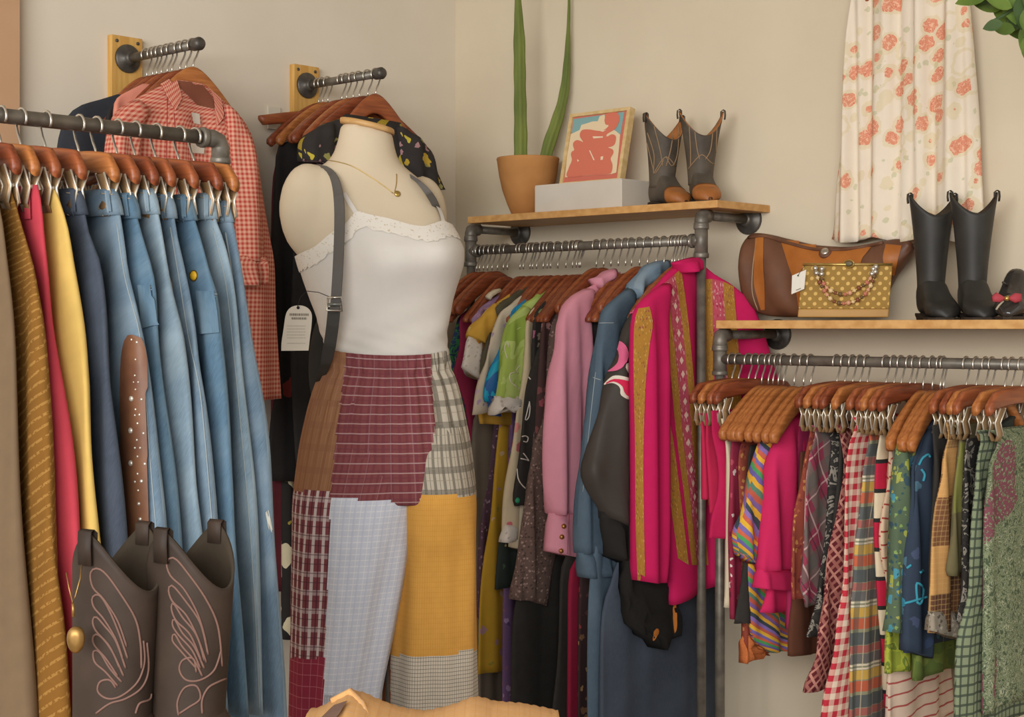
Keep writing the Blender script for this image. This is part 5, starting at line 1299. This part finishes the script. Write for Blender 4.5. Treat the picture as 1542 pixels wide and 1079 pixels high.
# white box
bo_ = .235; bh = .083
sb0, sb1 = s_at(805, bo_), s_at(936, bo_)
WB = objsolid('white_card', 'cfc6b9', 'c8bfb1', .6, .2)
t = thing('white_box', 'low white rectangular box on the upper shelf under the framed print', 'box', wr((sb0+sb1)/2, .17, Z1))
mb = MB(); mb.box(wr((sb0+sb1)/2, .16, Z1+bh/2), (sb1-sb0, .15, bh), U, V, UP); mb.build('box_body', WB, t, smooth=False, bevel=.0025)
mb = MB(); mb.box(wr((sb0+sb1)/2, .16, Z1+bh+.0005), (sb1-sb0-.004, .146, .003), U, V, UP); mb.build('lid_panel', WB, t, smooth=False)
# framed print leaning back on the box
zb = Z1+bh+.0025; of_ = .165
sA, sB = s_at(841.5, of_), s_at(933, of_); zT = EZ-(166-PY)/F*(wr((sA+sB)/2, of_-.05).y)
HT = zT-zb; lean = (U*0+V*.052+UP*HT).normalized(); HL = math.hypot(.052, HT); Nn = lean.cross(U).normalized()
if Nn.y > 0: Nn = -Nn
A0 = wr(sA, of_, zb); WF = sB-sA
fp = lambda a, b, d=0: A0+U*(a*WF)+lean*(b*HL)+Nn*d
t = thing('framed_print', 'framed poster of coral red bubble shapes on blue standing on the white box', 'picture', wr((sA+sB)/2, of_, zb))
FRW = wood('pale_frame_wood', 'd8bc8a', 'c7a872', 0)
mb = MB(); fwid = .05
for a0, a1, b0, b1 in ((0, 1, 0, .045), (0, 1, .955, 1), (0, .05, .045, .955), (.95, 1, .045, .955)):
    q = [fp(a0, b0, 0), fp(a1, b0, 0), fp(a1, b1, 0), fp(a0, b1, 0)]; k = [p-Nn*.024 for p in q]
    mb.quad(q); mb.quad(k[::-1])
    for i in range(4): mb.quad([q[i], k[i], k[(i+1) % 4], q[(i+1) % 4]])
mb.build('frame', FRW, t, smooth=False)
def on_print(name, poly, col, d):
    P = [onpl(830+a/7.707, 150+b/7.707, fp(0, 0, d), Nn) for a, b in poly]
    bm = MB(); bm.quad(P, [(0, 0)]*len(P)); return bm.build(name, solid(name+'_ink', col, .7, .04), t, smooth=False)
mb = MB(); mb.quad([fp(.03, .03, -.006), fp(.97, .03, -.006), fp(.97, .97, -.006), fp(.03, .97, -.006)]); PB = mb.build('print', solid('print_red_border', 'c9705f', .7, .05), t, smooth=False)
pl = lambda s: [tuple(map(float, q.split(','))) for q in s.split()]
on_print('blue_sky', pl('258,225 850,140 805,400 740,560 235,560 240,380'), '7fa5a3', -.0052)
on_print('cream_cloud', pl('228,400 300,365 330,350 350,292 420,272 480,252 540,250 562,192 618,172 640,275 700,330 752,365 800,405 788,560 756,845 700,862 400,882 160,900 180,700'), 'dfc9a5', -.0045)
on_print('red_bubble_shape', [(p[0], p[1]) for p in resample(pl('628,172 690,142 760,142 790,200 785,260 740,340 650,398 645,430 700,402 745,415 752,460 735,520 690,548 655,552 715,578 722,620 700,660 690,690 712,760 700,840 660,862 400,880 190,895 200,800 230,730 240,690 228,640 240,600 268,585 252,530 262,490 300,468 345,480 372,492 335,432 335,385 365,350 440,345 560,362 630,340 668,296 630,288 618,240'), 150)], 'd0745e', -.0038)
for q in ('480,425 600,425 600,440 490,450', '440,590 452,588 505,700 490,702', '575,660 605,655 600,695 572,700', '300,690 325,705 305,722', '560,362 640,350 600,372'): on_print('highlight', pl(q), 'e6cdb0', -.0030)
# worn cowboy boots on the upper shelf
GRL = objsolid('worn_grey_boot_leather', '5c5347', '453d35', .6, .3, 0, 14.); ORL = objsolid('tan_toe_leather', 'b27440', '9a5f30', .5, .3, 0, 14.); BTH = solid('tan_boot_thread', '94795c', .8)
UBZ = Z1
for px, off, ang, lab, dx in ((1006, .135, -62, 'grey and tan cowboy boot on the upper shelf beside the white box', 0), (1062, .135, -84, 'grey and tan cowboy boot on the upper shelf end nearest the wall flange', 0)):
    p = shelf_pt(px-6, off, UBZ)
    t = thing('cowboy_boot', lab, 'boot', p, rz(ang), 'pair of grey and tan cowboy boots')
    sh, vp = boot_shape(t, .27, (.052, .066), (.042, .035), (.06, .115, .04), .075, (GRL, GRL, ORL, ORL, SOLE, GRL), za=.06, heel=.012, flare=1.5, pk=1.05, sw=.006, sl=.022)
    s = Surf(sh)
    x0 = px-1006
    base = [[(975, 200), (985, 232), (985, 262), (1000, 240)], [(985, 190), (994, 225), (998, 250)], [(1015, 190), (1010, 225), (1003, 250)], [(1022, 190), (1020, 230), (1012, 250), (1003, 235)], [(984, 262), (1003, 236), (1022, 258)], [(968, 190), (978, 230), (984, 255)]] if x0 == 0 else [[(1038, 190), (1040, 225), (1040, 250)], [(1046, 195), (1050, 225), (1054, 240)], [(1074, 190), (1070, 225), (1062, 240)], [(1080, 185), (1078, 225), (1078, 248)], [(1036, 255), (1048, 240), (1058, 233), (1070, 244), (1080, 250)]]
    for q in base: strokes('shaft_stitching', s, [q], .0016, BTH, t, 5, .3)
# ------------------------------------------------------------------ things on the lower shelf
BLKL = objsolid('black_boot_leather', '35332f', '292724', .5, .35, 0, 14.)
for px, off, ang, lab in ((1404, .15, -86, 'plain black tall cowboy boot beside the beaded purse'), (1466, .15, -92, 'plain black tall cowboy boot beside the black patent shoe')):
    t = thing('cowboy_boot', lab, 'boot', wr(s_at(px, off), off, Z2), rz(ang), 'pair of black cowboy boots')
    boot_shape(t, .318, (.046, .06), (.036, .033), (.06, .12, .045), .055, (BLKL, BLKL, None, LIN, SOLE, BLKL), za=.06, heel=.012, flare=1.5, pk=1.15, sw=.006, sl=.022)
# brown leather shoulder bag
BAG = [objsolid('brown_bag_leather', '6f4a35', '5c3b2a', .5, .35, 0, 10.), objsolid('orange_bag_leather', 'b06c30', '9c5a24', .5, .35, 0, 10.)]
ob = .085
t = thing('leather_bag', 'slouchy brown and orange leather bag with concho leaning behind the purse', 'bag', wr(s_at(1235, ob), ob, Z2))
tb = [(1121, 380, 420), (1123, 364, 440), (1128, 355, 456), (1138, 351, 468), (1150, 351, 473), (1165, 354, 476), (1190, 361, 477), (1215, 368, 477), (1240, 371, 477), (1265, 372, 477), (1290, 370, 477), (1310, 366, 477), (1325, 362, 470), (1338, 360, 450), (1350, 360, 425), (1362, 361, 405), (1370, 363, 385), (1373, 367, 376)]
T1, T2 = resample([(a, b) for a, b, c in tb], 60), resample([(a, c) for a, b, c in tb], 60)
mb = MB(); R = []
for i in range(60):
    a, b = onpl(T1[i][0], T1[i][1], wr(0, ob), V), onpl(T2[i][0], T2[i][1], wr(0, ob), V); m = (a+b)/2; h = (a.z-b.z)/2; d = .05*min(1, (i+1)/7)**.6*min(1, (60-i)/14)**.6
    R.append([Vector((m.x, m.y, m.z))+UP*h*math.copysign(abs(math.sin(x))**.75, math.sin(x))-V*d*math.copysign(abs(math.cos(x))**.8, math.cos(x))*(1-.45*max(0, math.sin(x)))+V*.004*math.sin(i*.7+x*3) for x in [2*PI*k/40 for k in range(40)]])
mb.loft(R, True, True, True, ); lb = mb.build('body', BAG[0], t)
s = Surf(lb)
decal('orange_panel', s, pts('1176,362 1188,400 1198,430 1204,472'), pts('1316,369 1306,380 1296,400 1292,472'), BAG[1], t, 24, 26, .002)
decal('orange_side_strip', s, pts('1138,356 1136,400 1136,430 1146,466'), pts('1150,356 1150,400 1152,430 1152,466'), BAG[1], t, 20, 3, .002)
decal('orange_gusset', s, pts('1334,368 1330,390 1336,410'), pts('1358,370 1352,390 1346,415'), BAG[1], t, 12, 4, .002)
strokes('piping', s, [[(1128, 358), (1150, 356), (1180, 364), (1215, 374), (1250, 377), (1290, 374), (1330, 366)]], .005, BAG[0], t, 8)
strokes('zip_line', s, [[(1140, 360), (1134, 400), (1133, 440), (1142, 468)]], .0016, solid('zip_tan', 'a58d72'), t)
h = s.hit(1243, 381)
if h:
    MB().lathe([(.0175, 0), (.0175, .004), (.014, .006)], h[0], h[1], 24).build('concho_backing', BAG[0], t)
    MB().lathe([(.012, .005), (.012, .008), (.008, .011), (.0005, .012)], h[0], h[1], 24).build('concho', STEEL, t)
# box purse with beads
op = .225
t = thing('box_purse', 'gold polka dot box purse with beaded handle in front of leather bag', 'bag', wr(s_at(1272, op), op, Z2))
NV = (wr(s_at(1272, op), op)*1.); NV.z = 0; NV.normalize(); OPQ = wr(s_at(1272, op), op)
pq = lambda x, y, d=0: onpl(x, y, OPQ, NV)-NV*d
k = K('polka_gold_cloth'); u, v = k.uv(); vo = k.voro(52., k.vec((u+v)*.72, (u-v)*.72), 0.)
PKD = k.done(k.mix(vo.lt(.25), '98783f', 'd0ac66'), .12)
TLp, TRp, BRp, BLp = pq(1209, 398), pq(1344, 398), pq(1338, 477.5), pq(1201, 477.5)
def slab(name, q, d, mat, par, bev=.003, uvs=None):
    b = [p+NV*d for p in q]; mb = MB(); w = (q[1]-q[0]).length; hh = (q[3]-q[0]).length; u4 = [(0, hh), (w, hh), (w, 0), (0, 0)]
    mb.quad(q[::-1], u4[::-1]); mb.quad(b, u4)
    for i in range(4): mb.quad([q[i], q[(i+1) % 4], b[(i+1) % 4], b[i]], [(0, 0), (w, 0), (w, d), (0, d)])
    return mb.build(name, mat, par, smooth=False, weld=True, bevel=bev)
slab('purse_body', [TLp, TRp, BRp.lerp(TRp, .16), BLp.lerp(TLp, .16)], .036, PKD, t)
slab('base_band', [BLp.lerp(TLp, .16)-NV*.001, BRp.lerp(TRp, .16)-NV*.001, BRp-NV*.001, BLp-NV*.001], .038, objsolid('tan_gold_band', 'b48a4c', 'a57c40', .5, .3), t)
MB().tube([pq(1209, 398, .002), pq(1344, 398, .002)], .0035, 8).build('frame_rim', GOLDM, t)
R1 = [(1228, 404), (1232, 420), (1240, 435), (1250, 449), (1262, 456), (1276, 456), (1290, 452), (1302, 443), (1311, 430), (1317, 414), (1319, 402)]
R2 = [(1238, 405), (1238, 420), (1244, 432), (1256, 440), (1268, 443), (1280, 441), (1292, 434), (1302, 428), (1310, 420), (1315, 405)]
bc = [solid('bead_rose', 'b5705c', .3), solid('bead_cream', 'd6b98c', .3), solid('bead_dark', '6b5238', .3), solid('bead_peach', 'cb9478', .3), solid('bead_brown', '7a4a35', .3)]
for hi, (RR, nb) in enumerate(((R1, 22), (R2, 17))):
    P = resample(RR, nb)
    hd = MB().tube([pq(p[0], p[1], .012) for p in P], .0016, 6).build('bead_handle', GOLDM, t)
    for i, p in enumerate(P):
        c = pq(p[0], p[1], .012); r = .0062 if i % 2 else .005
        if i in (0, 1, nb-1, nb-2): m, r = STEEL, .0072
        else: m = bc[(i*3+hi) % 5]
        MB().lathe([(r*math.sin(PI*j/8)+1e-5, -r*math.cos(PI*j/8)) for j in range(9)], c, UP, 12).build('bead', m, hd)
c = pq(1278, 397, .006)
R = MB(); R.tube([c+U*.0155*math.cos(a)+UP*.009*math.sin(a) for a in [2*PI*i/24 for i in range(25)]], .0022, 6); R.build('clasp_ring', GOLDM, t)
MB().loft([[c+U*.012*g*math.cos(a)+UP*.0065*g*math.sin(a)-V*dd for a in [2*PI*i/20 for i in range(20)]] for g, dd in ((1, 0), (.8, .003), (.2, .004))], True, True, True).build('clasp_stone', solid('clasp_stone_grey', '6b6650', .2), t)
tg = thing('price_tag', 'small white paper price tag tied to the gold polka dot purse', 'tag', pq(1203, 425, .012))
q = [pq(1193, 415, .014), pq(1214, 406, .012), pq(1211, 435, .012), pq(1192, 443, .016)]
mb = MB(); mb.quad(q); mb.quad([p+V*.001 for p in q][::-1]); mb.build('card', solid('tag_card_white', 'd9d2c6', .7, .02), tg, smooth=False)
c = pq(1202, 415, .0155); MB().lathe([(.0022, 0), (.0022, .0006)], c, -V, 10).build('punched_hole', BLK, tg)
MB().tube([c, pq(1206, 408, .012), pq(1212, 400, .008)], .0007, 5).build('string', BLK, tg)
mb = MB(); a, b = pq(1199, 437, .0165), pq(1206, 434, .0155); mb.tube([a, b], .0009, 5); mb.build('pencil_mark', INK, tg)
# patent shoe with bow
PAT = objsolid('black_patent_leather', '34302d', '2a2725', .12, .6, 0, 6.)
p = wr(s_at(1528, .17), .17, Z2)
t = thing('patent_shoe', 'shiny black patent shoe with red bow at the shelf end', 'shoe', p, rz(-118))
Mx = MATS[t.name]; Wp = lambda x, y, z: Mx @ Vector((x, y, z)); R = []
for j in range(22):
    qx = j/21; x = lerp(-.075, .1, qx); ww = .04*interp([(0, .3), (.08, .7), (.35, .85), (.65, 1), (.85, .85), (1, .25)], qx); hh = interp([(0, .07), (.1, .115), (.3, .12), (.5, .085), (.7, .055), (.88, .042), (1, .015)], qx)
    R.append([Wp(x, ww*math.copysign(abs(math.cos(a))**.8, math.cos(a)), .006+hh/2*(1+math.copysign(abs(math.sin(a))**.85, math.sin(a)))) for a in [2*PI*i/28 for i in range(28)]])
MB().loft(R, True, True, True).build('upper', PAT, t)
MB().loft([[Vector((p_.x, p_.y, Z2+.001+dz)) for p_ in [(R[j][0]) for j in range(22)]+[R[j][14] for j in range(21, -1, -1)]] for dz in (0, .007)], True, True, True).build('sole', SOLE, t, smooth=False)
RB_ = solid('red_bow_ribbon', 'a8414a', .6)
yb = p.y-.085
for pts_ in ([(1514, 448), (1500, 440), (1494, 446), (1495, 454), (1506, 455), (1514, 450)], [(1518, 448), (1528, 441), (1538, 442), (1538, 453), (1528, 456), (1518, 450)]):
    m = MB(); c0 = [at(a, b, yb) for a, b in pts_]; cen = sum(c0, Vector())/6
    m.loft([[cen+(x-cen)*g+Vector((0, dd, 0)) for x in c0] for g, dd in ((.55, -.008), (1, -.003), (1, .003), (.5, .008))], True, True, True); m.build('bow_loop', RB_, t)
MB().lathe([(.001, -.006), (.006, -.004), (.0065, .004), (.001, .006)], at(1516, 449, yb-.003), U, 12).build('bow_knot', GOLDM, t)
MB().tube([at(1510, 425, yb+.03), at(1513, 427, yb+.035), at(1516, 430, yb+.045)], .003, 6).build('buckle_tip', PAT, t)
MB().tube([at(1511, 453, yb), at(1504, 460, yb), at(1500, 466, yb)], .0025, 6).build('bow_tail', solid('pale_ribbon', 'a8a08c', .6), t)
# ------------------------------------------------------------------ long floral dress hung on wall_right

k = K('rose_sprig_print', .9, .1); u, v = k.uv()
wv = k.node('ShaderNodeVectorMath', 0, {'operation': 'MULTIPLY_ADD'}, i0=k.noise(45., 2, out=1), i1=(.02, .02, 0), i2=k.vec(u, v))
d1, d2 = k.voro(17., wv), k.voro(17., wv, out=1)
sp = k.node('ShaderNodeSeparateColor', 0, Color=d2)
col = k.mix(k.voro(26., wv).lt(.2)*.6, 'dfd2bf', 'b5b58e')
col = k.mix(d1.lt(.5)*d1.gt(.36)*.4, col, 'd0bd8c')
col = k.mix(d1.lt(.36)*sp.gt(.1), col, k.ramp(k.noise(110., 1), ['d48c70', 'dfa286', 'cb7d64', 'e2b296'], [0, .44, .5, .56]))
DFL = k.done(col, .04)
oD = wr(s_at(1365, .06), .06, EZ-(-95-PY)/F*3.95)
fr = Fr(oD, -U, 1)
r, o = garment('floral_dress', 'long cream dress with coral rose print hanging on the wall above the low shelf', 'dress', fr, pts('1292,-70 1288,-30 1283,20 1276,100 1269,180 1262,260 1254,330 1249,362'), DFL, far=pts('1452,-70 1456,-30 1461,20 1466,100 1471,180 1475,260 1480,320 1483,360'), th=.02, fold=.013, fk=62., rows=50, N=150, flare=1.5, topw=1., grow=.05, hem=.008)
hanger('wide', Fr(oD+UP*.06, -U, 1), 'wooden hanger carrying the long coral rose print dress on the wall', None, HWOOD)
hk = thing('wall_hook', 'iron hook holding the long coral rose print dress on the wall', 'hook', oD+UP*.06+V*.055)
MB().tube([oD+UP*.06+V*.058, oD+UP*.062-V*.012, oD+UP*.075-V*.016], .0045, 8).build('hook_arm', IRON_DK, hk)
MB().lathe([(.018, 0), (.018, .004), (.008, .007)], oD+UP*.06+V*.059, -V, 16).build('hook_plate', IRON_DK, hk)
# ------------------------------------------------------------------ trailing plant above the shelf end
LEAF = [objsolid('glossy_leaf', '657a34', '4d6428', .35, .4, 0, 20.), objsolid('deep_leaf', '4a5f34', '3d5230', .4, .4, 0, 20.), objsolid('bright_green_leaf', '738a40', '5d7634', .35, .4, 0, 20.)]  # three greens, mid, deep and brighter, mixed over the leaves
YP = 3.2; hp = at(1640, -150, YP)
t = thing('hanging_plant', 'glossy green trailing houseplant hanging from the ceiling by the floral dress', 'plant', hp)
MB().lathe([(.001, -.14), (.07, -.14), (.09, -.1), (.11, 0), (.116, 0), (.116, -.012), (.1, -.03), (.001, -.035)], hp, UP, 32, caps=False).build('pot', CLAY, t)
MB().tube([hp+UP*.28, Vector((hp.x, hp.y, 3.1))], .004, 6).build('hanging_cord', IRON_DK, t)
for a in (0, 2.1, 4.2): MB().tube([hp+Vector((.11*math.cos(a), .11*math.sin(a), 0)), hp+UP*.28], .003, 6).build('pot_cord', IRON_DK, t)
def leaf(px, py, ang, L, Wd, Y, m, tilt=.3):
    c = at(px, py, Y); d = Vector((math.cos(ang), -.15, -math.sin(ang))).normalized(); sd = d.cross(Vector((0, -1, tilt))).normalized(); nn = d.cross(sd)
    mb = MB(); R = []
    for i in range(9):
        q = i/8; w = Wd*math.sin(PI*q**.85)**.8+.0004; p = c+d*L*(q-.5)-UP*.12*L*q*q
        R.append([p-sd*w-nn*.18*w*0, p-sd*w*.5+nn*.14*w, p+nn*-.02*w, p+sd*w*.5+nn*.14*w, p+sd*w])
    mb.loft(R, False); mb.build('leaf', m, t)
random.seed(21)
stems = [[(1640, -140), (1560, -60), (1500, -18), (1440, -4)], [(1640, -140), (1580, -40), (1530, 10), (1488, 36)], [(1640, -140), (1600, -30), (1560, 20), (1543, 60)]]
for st in stems:
    P = resample(st, 26); MB().tube([at(p[0], p[1], YP) for p in P], .004, 6).build('stem', LEAF[1], t)
for px, py, ang, L, wd, m in ((1462, -3, 3.0, .07, .015, 0), (1484, 4, 3.5, .075, .017, 0), (1503, 0, 3.6, .07, .018, 2), (1508, 18, 1.2, .05, .016, 0), (1522, 8, 1.3, .07, .02, 2), (1495, 37, 2.95, .045, .012, 1), (1512, 42, 3.3, .05, .013, 0), (1528, 30, 2.2, .06, .018, 1), (1540, 15, 1.7, .07, .02, 1), (1534, 48, 3.4, .06, .016, 0), (1545, 52, 2.0, .06, .016, 2), (1550, 35, 1.2, .06, .018, 0), (1490, -12, 2.4, .06, .016, 1), (1530, -10, 2., .07, .02, 0), (1556, 5, 1., .07, .02, 1), (1546, 68, 1.9, .045, .012, 0)):
    leaf(px, py, PI-ang if False else ang, L, wd, YP+random.uniform(-.05, .05), LEAF[m], random.uniform(-.2, .6))
# ------------------------------------------------------------------ camera and light
cd = bpy.data.cameras.new('camera'); cam = bpy.data.objects.new('camera', cd); C.objects.link(cam)
cam.location = (0, 0, EZ); cam.rotation_euler = (PI/2, 0, 0)
cd.sensor_width = 36; cd.lens = 36*F/1542; cd.shift_y = -(539.5-PY)/1542; cd.clip_end = 60
scene.camera = cam
def area(name, loc, target, size, sizey, power, col):
    l = bpy.data.lights.new(name, 'AREA'); l.shape = 'RECTANGLE'; l.size = size; l.size_y = sizey; l.energy = power; l.color = col
    o = bpy.data.objects.new(name, l); C.objects.link(o); o.location = loc
    o.rotation_euler = (Vector(target)-Vector(loc)).to_track_quat('-Z', 'Y').to_euler()
    return o
area('shop_window_light', (-1.9, -3.0, 2.4), (.1, 4.4, 1.5), 5.0, 2.2, 420, (1., .99, .965))
w = bpy.data.worlds.new('world'); scene.world = w; w.use_nodes = True
nt = w.node_tree; bgn = nt.nodes['Background']
tcn = nt.nodes.new('ShaderNodeTexCoord'); sp = nt.nodes.new('ShaderNodeSeparateXYZ'); mr = nt.nodes.new('ShaderNodeMapRange')
nt.links.new(tcn.outputs['Generated'], sp.inputs[0]); nt.links.new(sp.outputs[2], mr.inputs[0])
mr.inputs[1].default_value = -.5; mr.inputs[2].default_value = .5; mr.inputs[3].default_value = .22; mr.inputs[4].default_value = 1.25
nt.links.new(mr.outputs[0], bgn.inputs[1]); bgn.inputs[0].default_value = (1., .98, .95, 1)
scene.view_settings.view_transform = 'Standard'; scene.view_settings.look = 'None'
scene.view_settings.exposure = 0.; scene.view_settings.gamma = 1.
scene.cycles.max_bounces = 6
